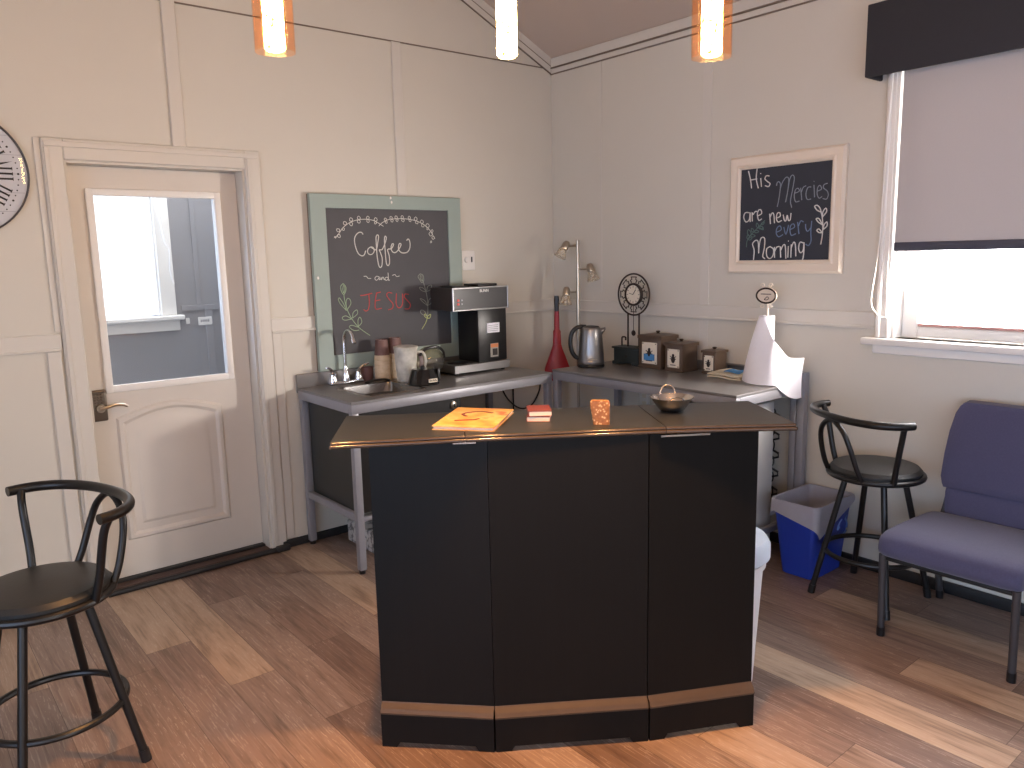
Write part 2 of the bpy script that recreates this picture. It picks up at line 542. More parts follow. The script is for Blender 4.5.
CHALK_GARLAND=[[(-1.677,1.719),(-1.652,1.742),(-1.627,1.773),(-1.585,1.801),(-1.536,1.817),(-1.488,1.822),(-1.439,1.818),(-1.406,1.806),(-1.365,1.783)],[(-1.395,1.785),(-1.373,1.803),(-1.329,1.822),(-1.277,1.827),(-1.225,1.828),(-1.173,1.823),(-1.128,1.813),(-1.084,1.794),(-1.049,1.768),(-1.027,1.738),(-1.009,1.711)],[(-1.671,1.721),(-1.674,1.725),(-1.679,1.725),(-1.682,1.722),(-1.68,1.719),(-1.675,1.717),(-1.671,1.721)],[(-1.66,1.737),(-1.662,1.727),(-1.656,1.721),(-1.647,1.721),(-1.645,1.729),(-1.649,1.736),(-1.66,1.737)],[(-1.648,1.752),(-1.646,1.763),(-1.654,1.768),(-1.664,1.767),(-1.665,1.759),(-1.66,1.752),(-1.648,1.752)],[(-1.627,1.774),(-1.631,1.767),(-1.628,1.761),(-1.621,1.759),(-1.617,1.765),(-1.618,1.771),(-1.627,1.774)],[(-1.606,1.789),(-1.601,1.799),(-1.607,1.806),(-1.617,1.808),(-1.621,1.8),(-1.618,1.791),(-1.606,1.789)],[(-1.577,1.805),(-1.583,1.795),(-1.579,1.788),(-1.57,1.785),(-1.565,1.792),(-1.566,1.801),(-1.577,1.805)],[(-1.569,1.809),(-1.562,1.819),(-1.567,1.826),(-1.576,1.829),(-1.581,1.822),(-1.581,1.813),(-1.569,1.809)],[(-1.528,1.818),(-1.534,1.808),(-1.528,1.802),(-1.52,1.8),(-1.515,1.807),(-1.517,1.815),(-1.528,1.818)],[(-1.52,1.819),(-1.513,1.828),(-1.517,1.835),(-1.525,1.839),(-1.531,1.832),(-1.531,1.824),(-1.52,1.819)],[(-1.467,1.821),(-1.473,1.813),(-1.469,1.806),(-1.462,1.804),(-1.457,1.81),(-1.458,1.817),(-1.467,1.821)],[(-1.463,1.821),(-1.456,1.829),(-1.459,1.836),(-1.467,1.839),(-1.473,1.833),(-1.473,1.826),(-1.463,1.821)],[(-1.414,1.81),(-1.422,1.807),(-1.423,1.8),(-1.42,1.796),(-1.413,1.798),(-1.41,1.803),(-1.414,1.81)],[(-1.414,1.81),(-1.405,1.818),(-1.407,1.827),(-1.415,1.832),(-1.422,1.826),(-1.424,1.817),(-1.414,1.81)],[(-1.347,1.814),(-1.352,1.808),(-1.349,1.802),(-1.343,1.8),(-1.339,1.805),(-1.339,1.811),(-1.347,1.814)],[(-1.347,1.814),(-1.342,1.822),(-1.345,1.828),(-1.353,1.83),(-1.357,1.824),(-1.356,1.818),(-1.347,1.814)],[(-1.308,1.824),(-1.314,1.817),(-1.311,1.811),(-1.304,1.808),(-1.299,1.813),(-1.299,1.82),(-1.308,1.824)],[(-1.308,1.824),(-1.303,1.833),(-1.308,1.838),(-1.315,1.84),(-1.319,1.834),(-1.318,1.827),(-1.308,1.824)],[(-1.273,1.827),(-1.279,1.82),(-1.276,1.814),(-1.27,1.811),(-1.265,1.817),(-1.265,1.823),(-1.273,1.827)],[(-1.273,1.827),(-1.268,1.836),(-1.273,1.842),(-1.281,1.843),(-1.285,1.837),(-1.283,1.83),(-1.273,1.827)],[(-1.234,1.828),(-1.24,1.819),(-1.236,1.813),(-1.228,1.81),(-1.223,1.817),(-1.224,1.824),(-1.234,1.828)],[(-1.234,1.828),(-1.227,1.835),(-1.229,1.842),(-1.237,1.846),(-1.242,1.84),(-1.243,1.833),(-1.234,1.828)],[(-1.186,1.825),(-1.189,1.817),(-1.185,1.813),(-1.178,1.812),(-1.175,1.817),(-1.177,1.823),(-1.186,1.825)],[(-1.186,1.825),(-1.178,1.832),(-1.18,1.839),(-1.187,1.843),(-1.193,1.838),(-1.194,1.83),(-1.186,1.825)],[(-1.142,1.816),(-1.145,1.806),(-1.138,1.801),(-1.129,1.8),(-1.126,1.808),(-1.129,1.815),(-1.142,1.816)],[(-1.142,1.816),(-1.132,1.825),(-1.134,1.834),(-1.142,1.839),(-1.15,1.833),(-1.152,1.824),(-1.142,1.816)],[(-1.097,1.8),(-1.103,1.79),(-1.098,1.783),(-1.089,1.781),(-1.084,1.788),(-1.086,1.796),(-1.097,1.8)],[(-1.097,1.8),(-1.088,1.809),(-1.092,1.818),(-1.101,1.822),(-1.108,1.815),(-1.109,1.806),(-1.097,1.8)],[(-1.057,1.776),(-1.064,1.773),(-1.065,1.768),(-1.062,1.764),(-1.056,1.766),(-1.053,1.77),(-1.057,1.776)],[(-1.057,1.776),(-1.047,1.786),(-1.05,1.796),(-1.061,1.801),(-1.069,1.794),(-1.07,1.783),(-1.057,1.776)],[(-1.038,1.753),(-1.05,1.743),(-1.047,1.733),(-1.038,1.727),(-1.028,1.734),(-1.026,1.745),(-1.038,1.753)],[(-1.021,1.726),(-1.03,1.72),(-1.029,1.712),(-1.022,1.707),(-1.014,1.712),(-1.012,1.72),(-1.021,1.726)],[(-1.031,1.749),(-1.022,1.753),(-1.021,1.759),(-1.025,1.765),(-1.032,1.762),(-1.036,1.756),(-1.031,1.749)],[(-1.043,1.692),(-1.038,1.698),(-1.033,1.692),(-1.039,1.686),(-1.044,1.692),(-1.036,1.691)],[(-1.511,1.499),(-1.494,1.499),(-1.483,1.487),(-1.464,1.486)]]
CHALK_AND=[[(-1.321,1.498),(-1.304,1.503),(-1.291,1.491),(-1.272,1.494)],[(-1.41,1.493),(-1.428,1.497),(-1.439,1.483),(-1.428,1.474),(-1.414,1.484),(-1.409,1.494),(-1.41,1.477),(-1.401,1.48),(-1.397,1.492),(-1.396,1.475),(-1.384,1.492),(-1.378,1.476),(-1.369,1.479)],[(-1.349,1.487),(-1.365,1.489),(-1.373,1.479),(-1.363,1.471),(-1.35,1.481),(-1.349,1.515)],[(-1.349,1.514),(-1.348,1.472),(-1.34,1.473)]]
CHALK_PALE_SPRIG=[[(-1.125,1.502),(-1.142,1.486),(-1.132,1.467),(-1.114,1.448),(-1.102,1.462),(-1.106,1.492),(-1.125,1.502)],[(-1.124,1.495),(-1.127,1.474),(-1.111,1.456)],[(-1.114,1.493),(-1.113,1.47),(-1.108,1.456)],[(-1.106,1.454),(-1.095,1.415),(-1.082,1.353),(-1.08,1.291),(-1.084,1.244)],[(-1.087,1.39),(-1.121,1.401),(-1.136,1.421),(-1.107,1.414),(-1.087,1.39)],[(-1.085,1.393),(-1.074,1.424),(-1.046,1.43),(-1.058,1.402),(-1.085,1.393)],[(-1.081,1.306),(-1.115,1.331),(-1.134,1.353),(-1.101,1.338),(-1.081,1.306)],[(-1.079,1.308),(-1.07,1.341),(-1.046,1.351),(-1.056,1.32),(-1.079,1.308)],[(-1.087,1.243),(-1.128,1.259),(-1.133,1.28),(-1.109,1.277),(-1.087,1.243)]]
CHALK_RED=[[(-1.539,1.391),(-1.513,1.392),(-1.463,1.4)],[(-1.484,1.395),(-1.484,1.344),(-1.493,1.308),(-1.51,1.3),(-1.522,1.309)],[(-1.433,1.402),(-1.445,1.349),(-1.443,1.308),(-1.403,1.31)],[(-1.436,1.399),(-1.405,1.405)],[(-1.443,1.355),(-1.411,1.359)],[(-1.328,1.394),(-1.351,1.4),(-1.366,1.386),(-1.35,1.359),(-1.326,1.331),(-1.332,1.305),(-1.36,1.298)],[(-1.299,1.392),(-1.304,1.334),(-1.292,1.307),(-1.27,1.311),(-1.258,1.339),(-1.257,1.388)],[(-1.213,1.382),(-1.238,1.385),(-1.246,1.369),(-1.225,1.346),(-1.205,1.321),(-1.217,1.296),(-1.246,1.297)]]
CHALK_GREEN=[[(-1.645,1.464),(-1.629,1.445),(-1.631,1.42),(-1.644,1.402),(-1.657,1.418),(-1.661,1.447),(-1.645,1.464)],[(-1.642,1.457),(-1.648,1.432),(-1.645,1.409)],[(-1.636,1.453),(-1.636,1.428),(-1.643,1.409)],[(-1.644,1.402),(-1.64,1.367),(-1.628,1.316),(-1.603,1.263),(-1.565,1.213),(-1.526,1.181),(-1.49,1.156)],[(-1.632,1.309),(-1.669,1.351),(-1.679,1.376),(-1.671,1.383),(-1.649,1.35),(-1.632,1.309)],[(-1.629,1.314),(-1.633,1.352),(-1.624,1.377),(-1.608,1.373),(-1.603,1.347),(-1.628,1.314)],[(-1.603,1.26),(-1.647,1.256),(-1.662,1.271),(-1.638,1.28),(-1.603,1.26)],[(-1.597,1.265),(-1.591,1.295),(-1.567,1.31),(-1.565,1.286),(-1.597,1.265)],[(-1.563,1.213),(-1.563,1.25),(-1.549,1.267),(-1.539,1.237),(-1.563,1.213)],[(-1.561,1.209),(-1.605,1.224),(-1.62,1.214),(-1.591,1.193),(-1.558,1.193)]]
CHALK_YELLOW=[[(-1.084,1.244),(-1.098,1.206),(-1.13,1.165)],[(-1.082,1.244),(-1.062,1.252),(-1.068,1.231),(-1.087,1.23),(-1.108,1.244),(-1.1,1.257),(-1.083,1.232)]]
VERSE_HIS=[[(-1.571,2.017),(-1.585,1.971),(-1.593,1.925)],[(-1.624,2.025),(-1.62,1.973),(-1.634,1.922)],[(-1.582,1.968),(-1.625,1.971)],[(-1.647,1.973),(-1.653,1.928)],[(-1.644,1.996),(-1.648,1.997)],[(-1.698,1.979),(-1.68,1.982),(-1.672,1.967),(-1.687,1.952),(-1.703,1.94),(-1.694,1.926),(-1.674,1.932)]]
VERSE_ARE=[[(-1.584,1.798),(-1.558,1.799),(-1.549,1.775),(-1.563,1.75),(-1.584,1.762),(-1.588,1.798),(-1.59,1.749)],[(-1.603,1.751),(-1.6,1.8),(-1.606,1.786),(-1.618,1.801),(-1.631,1.802)],[(-1.636,1.778),(-1.658,1.789),(-1.654,1.808),(-1.64,1.808),(-1.633,1.785),(-1.643,1.755),(-1.661,1.762)]]
VERSE_NEW=[[(-1.707,1.786),(-1.713,1.733)],[(-1.711,1.77),(-1.72,1.788),(-1.731,1.781),(-1.737,1.736)],[(-1.747,1.761),(-1.769,1.77),(-1.765,1.788),(-1.751,1.784),(-1.747,1.76),(-1.758,1.741),(-1.779,1.748)],[(-1.786,1.777),(-1.793,1.75),(-1.802,1.745),(-1.809,1.773),(-1.817,1.746),(-1.827,1.751),(-1.83,1.783)]]
VERSE_MORNING=[[(-1.617,1.547),(-1.619,1.599),(-1.608,1.632),(-1.627,1.65),(-1.643,1.641),(-1.648,1.582),(-1.648,1.609),(-1.655,1.652),(-1.667,1.665),(-1.682,1.656),(-1.681,1.609),(-1.673,1.566),(-1.687,1.552)],[(-1.714,1.616),(-1.695,1.603),(-1.697,1.568),(-1.714,1.553),(-1.733,1.568),(-1.736,1.6),(-1.714,1.616)],[(-1.741,1.613),(-1.744,1.557)],[(-1.744,1.591),(-1.754,1.611),(-1.77,1.615)],[(-1.775,1.615),(-1.78,1.558)],[(-1.779,1.596),(-1.792,1.622),(-1.804,1.616),(-1.81,1.552)],[(-1.822,1.616),(-1.821,1.557)],[(-1.82,1.641),(-1.823,1.642)],[(-1.838,1.624),(-1.838,1.557)],[(-1.838,1.605),(-1.85,1.634),(-1.861,1.623),(-1.866,1.563)],[(-1.905,1.63),(-1.886,1.633),(-1.88,1.604),(-1.89,1.581),(-1.906,1.594),(-1.909,1.632),(-1.91,1.578),(-1.903,1.542),(-1.886,1.533),(-1.87,1.541)]]
VERSE_SPRIG=[[(-2.0,1.62),(-2.006,1.662),(-2.007,1.712),(-2.002,1.753),(-1.995,1.778)],[(-1.995,1.778),(-1.973,1.789),(-1.959,1.808),(-1.972,1.813),(-1.988,1.798),(-1.995,1.778)],[(-2.002,1.753),(-2.005,1.78),(-2.019,1.796),(-2.024,1.779),(-2.002,1.753)],[(-2.005,1.715),(-1.981,1.731),(-1.97,1.747),(-1.986,1.746),(-2.005,1.715)],[(-2.008,1.692),(-2.014,1.717),(-2.028,1.729),(-2.029,1.709),(-2.008,1.692)],[(-2.005,1.677),(-1.987,1.679),(-1.976,1.69),(-1.987,1.696),(-2.005,1.677)]]
VERSE_GREY=[[(-1.742,1.926),(-1.745,1.942),(-1.755,1.945),(-1.764,1.932),(-1.763,1.899),(-1.757,1.852),(-1.75,1.819)],[(-1.763,1.909),(-1.777,1.944),(-1.798,1.965),(-1.811,1.951),(-1.808,1.9),(-1.797,1.839)],[(-1.808,1.906),(-1.817,1.956),(-1.831,1.972),(-1.842,1.956),(-1.834,1.898),(-1.825,1.843),(-1.833,1.81)],[(-1.849,1.881),(-1.872,1.889),(-1.865,1.904),(-1.851,1.897),(-1.845,1.867),(-1.854,1.838),(-1.875,1.84)],[(-1.879,1.905),(-1.888,1.844)],[(-1.884,1.884),(-1.893,1.906),(-1.908,1.913)],[(-1.936,1.905),(-1.918,1.903),(-1.909,1.873),(-1.917,1.846),(-1.938,1.846)],[(-1.951,1.914),(-1.957,1.853)],[(-1.95,1.93),(-1.952,1.931)],[(-1.971,1.882),(-1.992,1.89),(-1.984,1.909),(-1.972,1.899),(-1.97,1.868),(-1.982,1.847),(-1.997,1.854)],[(-2.023,1.916),(-2.005,1.911),(-2.002,1.895),(-2.022,1.879),(-2.029,1.859),(-2.02,1.84),(-2.001,1.844)]]
VERSE_BLUE=[[(-1.753,1.689),(-1.777,1.701),(-1.771,1.72),(-1.754,1.712),(-1.749,1.684),(-1.764,1.665),(-1.788,1.675)],[(-1.792,1.714),(-1.805,1.676),(-1.819,1.723)],[(-1.829,1.699),(-1.853,1.711),(-1.847,1.727),(-1.831,1.72),(-1.828,1.694),(-1.837,1.67),(-1.861,1.677)],[(-1.869,1.736),(-1.879,1.676)],[(-1.875,1.716),(-1.886,1.74),(-1.902,1.735)],[(-1.914,1.724),(-1.916,1.701),(-1.927,1.687),(-1.944,1.705)],[(-1.947,1.738),(-1.944,1.685),(-1.947,1.639),(-1.934,1.616),(-1.918,1.624)]]
VERSE_GREEN=[[(-1.57,1.616),(-1.576,1.655),(-1.606,1.689),(-1.643,1.72),(-1.679,1.753)],[(-1.579,1.657),(-1.589,1.653),(-1.599,1.656),(-1.604,1.662),(-1.596,1.665),(-1.586,1.664),(-1.579,1.657)],[(-1.579,1.657),(-1.587,1.665),(-1.586,1.675),(-1.581,1.682),(-1.575,1.676),(-1.572,1.667),(-1.579,1.657)],[(-1.594,1.676),(-1.604,1.669),(-1.616,1.67),(-1.623,1.675),(-1.615,1.68),(-1.604,1.682),(-1.594,1.676)],[(-1.591,1.673),(-1.598,1.687),(-1.591,1.701),(-1.58,1.709),(-1.575,1.699),(-1.577,1.684),(-1.591,1.673)],[(-1.616,1.696),(-1.627,1.69),(-1.638,1.692),(-1.644,1.697),(-1.636,1.702),(-1.625,1.702),(-1.616,1.696)],[(-1.613,1.693),(-1.614,1.703),(-1.608,1.711),(-1.599,1.715),(-1.598,1.707),(-1.602,1.698),(-1.613,1.693)],[(-1.64,1.718),(-1.65,1.71),(-1.663,1.71),(-1.671,1.714),(-1.664,1.721),(-1.651,1.724),(-1.64,1.718)],[(-1.638,1.716),(-1.643,1.726),(-1.639,1.735),(-1.632,1.741),(-1.628,1.734),(-1.629,1.724),(-1.638,1.716)],[(-1.658,1.733),(-1.668,1.732),(-1.674,1.737),(-1.676,1.743),(-1.669,1.743),(-1.661,1.74),(-1.658,1.733)],[(-1.649,1.725),(-1.652,1.714),(-1.662,1.707),(-1.671,1.705),(-1.67,1.714),(-1.662,1.723),(-1.649,1.725)]]
# ------------------------------------------------------------------ the room
EAVE, SLOPE, RIDGE = 2.893, 0.468, -3.4
def ceil_z(x):
    return EAVE + SLOPE * (-x if x > RIDGE else (x - 2 * RIDGE))
XL, YB = -6.2, -6.6
fl = MB().box((XL, YB, -0.06), (0.16, 0.14, 0)).build('floor', FLOORM, smooth=False); struct(fl)
w = MB()
xs = [XL, RIDGE, -2.98]
w.prism([(XL, 0, 0), (-2.98, 0, 0), (-2.98, 0, ceil_z(-2.98)), (RIDGE, 0, ceil_z(RIDGE)), (XL, 0, ceil_z(XL))], (0, 0.14, 0))
w.prism([(-2.98, 0, 2.068), (-2.155, 0, 2.068), (-2.155, 0, ceil_z(-2.155)), (-2.98, 0, ceil_z(-2.98))], (0, 0.14, 0))
w.prism([(-2.155, 0, 0), (0.14, 0, 0), (0.14, 0, ceil_z(0)), (0, 0, ceil_z(0)), (-2.155, 0, ceil_z(-2.155))], (0, 0.14, 0))
struct(w.build('wall_left', WALL, smooth=False))
WY0, WY1, WZ0, WZ1 = -2.365, -3.60, 1.172, 2.56
w = MB()
w.box((0, YB, 0), (0.14, 0, WZ0)).box((0, YB, WZ1), (0.14, 0, EAVE)).box((0, WY0, WZ0), (0.14, 0, WZ1)).box((0, YB, WZ0), (0.14, WY1, WZ1))
struct(w.build('wall_right', WALL, smooth=False))
w = MB()
w.prism([(0.16, YB, EAVE - .075), (RIDGE, YB, ceil_z(RIDGE)), (XL, YB, ceil_z(XL)), (XL, YB, ceil_z(XL) + .08), (RIDGE, YB, ceil_z(RIDGE) + .08), (0.16, YB, EAVE + .02)], (0, 0.14 - YB, 0))
struct(w.build('ceiling', CEIL, smooth=False))

# unseen back and far left walls, added; sills, headers and openings shape the daylight
m = MB()
m.prism([(XL, YB, 2.25), (0.14, YB, 2.25), (0.14, YB, EAVE), (RIDGE, YB, ceil_z(RIDGE)), (XL, YB, ceil_z(XL))], (0, 0.12, 0))
m.box((XL, YB, 0), (0.14, YB + .12, .5))
for x0, x1 in ((-6.2, -5.9), (-4.2, -3.98), (-2.2, .14)):
    m.box((x0, YB, .5), (x1, YB + .12, 2.25))
struct(m.build('wall_back_unseen', WALL, smooth=False))
m = MB().box((XL - .12, YB, 2.15), (XL, 0.14, ceil_z(XL) + .05)).box((XL - .12, YB, 0), (XL, 0.14, .4))
for y0, y1 in ((-6.6, -6.4), (-4.6, -4.4), (-2.3, .14)):
    m.box((XL - .12, y0, .4), (XL, y1, 2.15))
struct(m.build('wall_far_left_unseen', WALL, smooth=False))

def trim(lo, hi, m=TRIMM, bev=0.004, name='trim_1'):
    trim.k += 1
    return struct(MB().box(lo, hi, bev, 1).build('trim_%d' % trim.k, m))
trim.k = 0
# chair rails: a flat board with a thin lip beneath
for x0, x1 in ((XL, -3.07), (-2.075, 0)):
    m = MB().box((x0, -0.014, 1.222), (x1, 0, 1.292), 0.003, 1).box((x0, -0.022, 1.212), (x1, 0, 1.226), 0.003, 1)
    trim.k += 1; struct(m.build('trim_%d' % trim.k, TRIMM))
m = MB().box((-0.014, -2.29, 1.222), (0, -0.01, 1.292), 0.003, 1).box((-0.022, -2.29, 1.212), (0, -0.01, 1.226), 0.003, 1)
trim.k += 1; struct(m.build('trim_%d' % trim.k, TRIMM))
# battens on the left wall
trim((-2.50, -0.012, 2.14), (-2.435, 0, ceil_z(-2.5) - 0.02))
trim((-1.245, -0.010, 1.29), (-1.18, 0, 2.826))
trim((-3.135, -0.012, 0.05), (-3.075, 0, 1.212))
trim((-2.073, -0.010, 0.05), (-2.02, 0, 1.212))
# joint above the panels, and the rake boards under the slope
trim((XL, -0.005, 2.824), (0, 0, 2.831), GROOVE, 0)
for dz, hh, mm in ((0.0, 0.050, TRIMM), (0.052, 0.006, GROOVE), (0.058, 0.040, TRIMM), (0.098, 0.004, GROOVE)):
    m = MB()
    z0 = EAVE - dz - hh
    m.prism([(0, -0.012, z0), (0, -0.012, z0 + hh), (RIDGE, -0.012, ceil_z(RIDGE) - dz), (RIDGE, -0.012, ceil_z(RIDGE) - dz - hh)], (0, 0.012, 0))
    trim.k += 1; struct(m.build('trim_%d' % trim.k, mm, smooth=False))
# right wall: frieze board, two bead lines, battens
trim((-0.012, YB, 2.835), (0, 0, 2.893))
trim((-0.016, YB, 2.827), (0, 0, 2.835), GROOVE, 0)
trim((-0.010, YB, 2.795), (0, 0, 2.827))
trim((-0.008, YB, 2.789), (0, 0, 2.796), GROOVE, 0)
trim((-0.005, -1.315, 1.292), (0, -1.255, 2.79), bev=.002)
trim((-0.003, -0.47, 1.35), (0, -0.455, 2.79), bev=.001)
trim((-0.005, -1.315, 0.05), (0, -1.255, 1.212), bev=.002)
# black base along both walls
def base(name, lo, hi):
    struct(MB().box(lo, hi, 0.006, 2).build(name, BLACKB))
base('baseboard_left', (-2.10, -0.022, 0), (0, 0, 0.045))
base('baseboard_left', (XL, -0.022, 0), (-3.07, 0, 0.045))
base('baseboard_right', (-0.022, YB, 0), (0, -0.022, 0.055))

# ------------------------------------------------------------------ door
trim.k += 1
m = MB()
for x0, x1 in ((-3.065, -2.98), (-2.155, -2.075)):
    a, b = min(x0, x1), max(x0, x1)
    m.box((a, -0.02, 0), (b, 0, 2.16), 0.004, 1)
    m.box((a + .008, -0.026, 0), (a + .03, -0.015, 2.121), 0.003, 1)
m.box((-2.979, -0.0195, 2.068), (-2.156, 0, 2.159), 0.004, 1).box((-3.056, -0.0255, 2.122), (-2.084, -0.015, 2.147), 0.003, 1)
m.box((-2.98, 0, 0), (-2.968, 0.14, 2.068)).box((-2.167, 0, 0), (-2.155, 0.14, 2.068)).box((-2.968, 0, 2.058), (-2.167, 0.14, 2.068))
m.box((-3.092, -0.008, 1.30), (-3.065, 0, 2.16), 0.002, 1)
struct(m.build('trim_%d' % trim.k, TRIMM))
door = bpy.data.objects.new('door_1', None); C.objects.link(door); door.location = (-2.567, 0.1, 0); ROOTLOC['door_1'] = Vector(door.location); struct(door)
DX0, DX1, DY = -2.966, -2.169, 0.095
GX0, GX1, GZ0, GZ1 = -2.858, -2.288, 1.008, 1.925
m = MB()
m.box((DX0, DY, 0.03), (GX0, DY + .04, 2.056)).box((GX1, DY, 0.03), (DX1, DY + .04, 2.056)).box((GX0, DY, 0.03), (GX1, DY + .04, GZ0)).box((GX0, DY, GZ1), (GX1, DY + .04, 2.056))
m.build('door_slab', DOORM, door, smooth=False)
# lite frame
m = MB()
a = 0.03
m.box((GX0 - a, DY - .014, GZ0 - a), (GX0 + .004, DY, GZ1 + a), .005, 2).box((GX1 - .004, DY - .014, GZ0 - a), (GX1 + a, DY, GZ1 + a), .005, 2)
m.box((GX0, DY - .014, GZ0 - a), (GX1, DY, GZ0 + .004), .005, 2).box((GX0, DY - .014, GZ1 - .004), (GX1, DY, GZ1 + a), .005, 2)
m.build('lite_frame', WHITE, door)
MB().box((GX0, DY + .016, GZ0), (GX1, DY + .022, GZ1)).build('pane', DOORGL, door, smooth=False)
# raised panel with an eyebrow top
def panel_poly(x0, x1, z0, z1, rise):
    pts = [(x0, z0), (x1, z0), (x1, z1)]
    for k in range(1, 14):
        t = k / 14
        pts.append((x1 + (x0 - x1) * t, z1 + rise * math.sin(PI * t)))
    pts.append((x0, z1))
    return pts
px0, px1, pz0, pz1, pr = -2.856, -2.335, 0.215, 0.850, 0.055
lev = [(0.0, 0.0), (0.010, -0.012), (0.026, -0.013), (0.040, -0.003), (0.075, -0.003), (0.090, -0.010)]
secs = []
for ins, dy in lev:
    secs.append([(x, DY + dy, z) for x, z in panel_poly(px0 + ins, px1 - ins, pz0 + ins, pz1 - ins, pr)])
MB().loft(secs).build('raised_panel', DOORM, door, ang=25)
# keypad lever lock
lock = MB().box((-2.962, DY - .022, .846), (-2.892, DY, 1.0), .008, 3).box((-2.958, DY - .028, .985), (-2.896, DY - .01, .999), .005, 2).build('keypad_lock', PEWTER, door)
for i in range(3):
    for j in range(4):
        MB().box((-2.949 + i * .015, DY - .026, .975 - j * .013), (-2.938 + i * .015, DY - .02, .984 - j * .013), .002, 1).build('key_button', PEWTER, lock)
lv = MB().cyl((-2.925, DY - .02, .912), (-2.925, DY - .045, .912), .022, .020).cyl((-2.925, DY - .045, .912), (-2.925, DY - .062, .912), .012)
lv.tube(catmull([(-2.93, DY - .06, .912), (-2.90, DY - .062, .918), (-2.865, DY - .06, .925), (-2.83, DY - .058, .922), (-2.81, DY - .055, .912)]), .0075, 10)
lv.build('lever', NICKEL, door)
MB().box((DX0, .06, .004), (DX1, .138, .03), .004, 1).build('sweep', BLACKB, door)
th = MB().box((-2.98, -0.005, 0), (-2.155, .2, .018), .004, 1).build('threshold', THRESH); tag(th, 'dark brown threshold board under the white door', 'threshold'); seat_origin(th)
ts = MB().tube([(-3.0, -.045, .014), (-2.6, -.042, .014), (-2.14, -.036, .014)], .014, 12)
ts.box((-2.15, -.06, 0), (-2.07, -.026, .035), .01, 2)
tag(ts.build('draught_strip', BLACKB), 'round black rubber draught strip lying along the foot of the white door', 'draught strip')

# ------------------------------------------------------------------ little hall seen through the door glass
HY = 1.2
m = MB()
HX0, HZ0, HZ1 = -2.30, 1.27, 2.3
m.box((HX0, HY, 0), (-1.3, HY + .1, 2.5)).box((-4.2, HY, 0), (HX0, HY + .1, HZ0)).box((-4.2, HY, HZ1), (HX0, HY + .1, 2.5)).box((-4.2, HY, HZ0), (-3.5, HY + .1, HZ1))
struct(m.build('wall_hall', HALLM, smooth=False))
struct(MB().box((-1.4, .14, 0), (-1.3, HY, 2.5)).build('wall_hall_end', HALLM, smooth=False))
struct(MB().box((-4.2, .14, -.06), (-1.3, HY, 0)).build('floor_hall', THRESH, smooth=False))
m = MB().box((-2.025, HY - .01, .05), (-1.975, HY, 1.29), .002, 1).box((-2.03, HY - .012, 1.29), (-1.4, HY, 1.325), .002, 1).box((-2.17, HY - .012, 1.29), (-2.03, HY, 1.325), .002, 1).box((-2.07, HY - .006, 1.325), (-2.04, HY, 2.5), .002, 1)
trim.k += 1; struct(m.build('trim_%d' % trim.k, HALLM))
w2 = bpy.data.objects.new('window_2', None); C.objects.link(w2); w2.location = (-2.9, HY, HZ0); ROOTLOC['window_2'] = Vector(w2.location); struct(w2)
MB().box((HX0, HY - .025, HZ0), (HX0 + .095, HY, HZ1 + .1), .005, 1).box((HX0 - .012, HY - .015, HZ0), (HX0 + .01, HY + .1, HZ1), .003, 1).box((-3.5, HY - .02, HZ1), (HX0, HY, HZ1 + .1), .005, 1).build('window_frame', WHITE, w2)
MB().box((-3.6, HY - .07, HZ0 - .03), (HX0 + .13, HY, HZ0), .006, 1).box((-3.55, HY - .02, HZ0 - .10), (HX0 + .11, HY, HZ0 - .03), .004, 1).build('window_sill', WHITE, w2)
MB().box((-3.5, HY + .06, HZ0), (HX0, HY + .064, HZ1)).build('pane', GLASS, w2, smooth=False)
MB().tube(catmull([(HX0 + .02, HY - .04, 2.05), (HX0 + .05, HY - .045, 1.75), (HX0 + .075, HY - .05, 1.68), (HX0 + .07, HY - .05, 1.55), (HX0 + .085, HY - .05, 1.47)]), .006, 8).build('blind_cord', WHITE, w2)
sg = thing('wall_sign', 'small white plate with grey lettering on the grey hall wall behind the door glass', 'sign', (-2.03, HY - .012, 1.2))
MB().box((-2.075, HY - .016, 1.192), (-1.985, HY - .011, 1.245), .003, 1).build('plate', WHITE, sg)
m = MB()
for k in range(5):
    m.box((-2.06 + k * .012, HY - .018, 1.212), (-2.053 + k * .012, HY - .015, 1.228))
m.build('lettering', FRAMEM, sg)
so = MB().box((-2.15, HY - .008, 1.205), (-2.125, HY, 1.245), .003, 1).build('hall_switch', WHITE); tag(so, 'tiny white switch on the grey hall wall left of the white plate', 'switch')

# ------------------------------------------------------------------ window in the right wall, blind and valance
w1 = bpy.data.objects.new('window_1', None); C.objects.link(w1); w1.location = (0, -3.0, WZ0); ROOTLOC['window_1'] = Vector(w1.location); struct(w1)
m = MB()
m.box((-.022, WY0, WZ0), (0, WY0 + .072, 2.66), .005, 1).box((-.028, WY0 + .045, WZ0), (0, WY0 + .066, 2.66), .004, 1).box((-.026, WY0 + .004, WZ0), (0, WY0 + .018, 2.66), .004, 1)
m.box((-.022, WY1 - .072, WZ0), (0, WY1, 2.66), .005, 1).box((-.022, WY1, WZ1), (0, WY0, 2.66), .005, 1)
m.box((0, WY0 - .012, WZ0), (.14, WY0, WZ1)).box((0, WY1, WZ0), (.14, WY1 + .012, WZ1)).box((0, WY1, WZ1 - .012), (.14, WY0, WZ1))
m.build('window_frame', WHITE, w1)
m = MB()
for y0, y1 in ((WY0 - .085, WY0 - .012), (WY1 + .012, WY1 + .085)):
    m.box((.075, y0, WZ0), (.115, y1, WZ1 - .01), .005, 1)
m.box((.077, WY1 + .084, WZ0 + .003), (.113, WY0 - .084, WZ0 + .055), .005, 1)
m.build('sash', WHITE, w1)
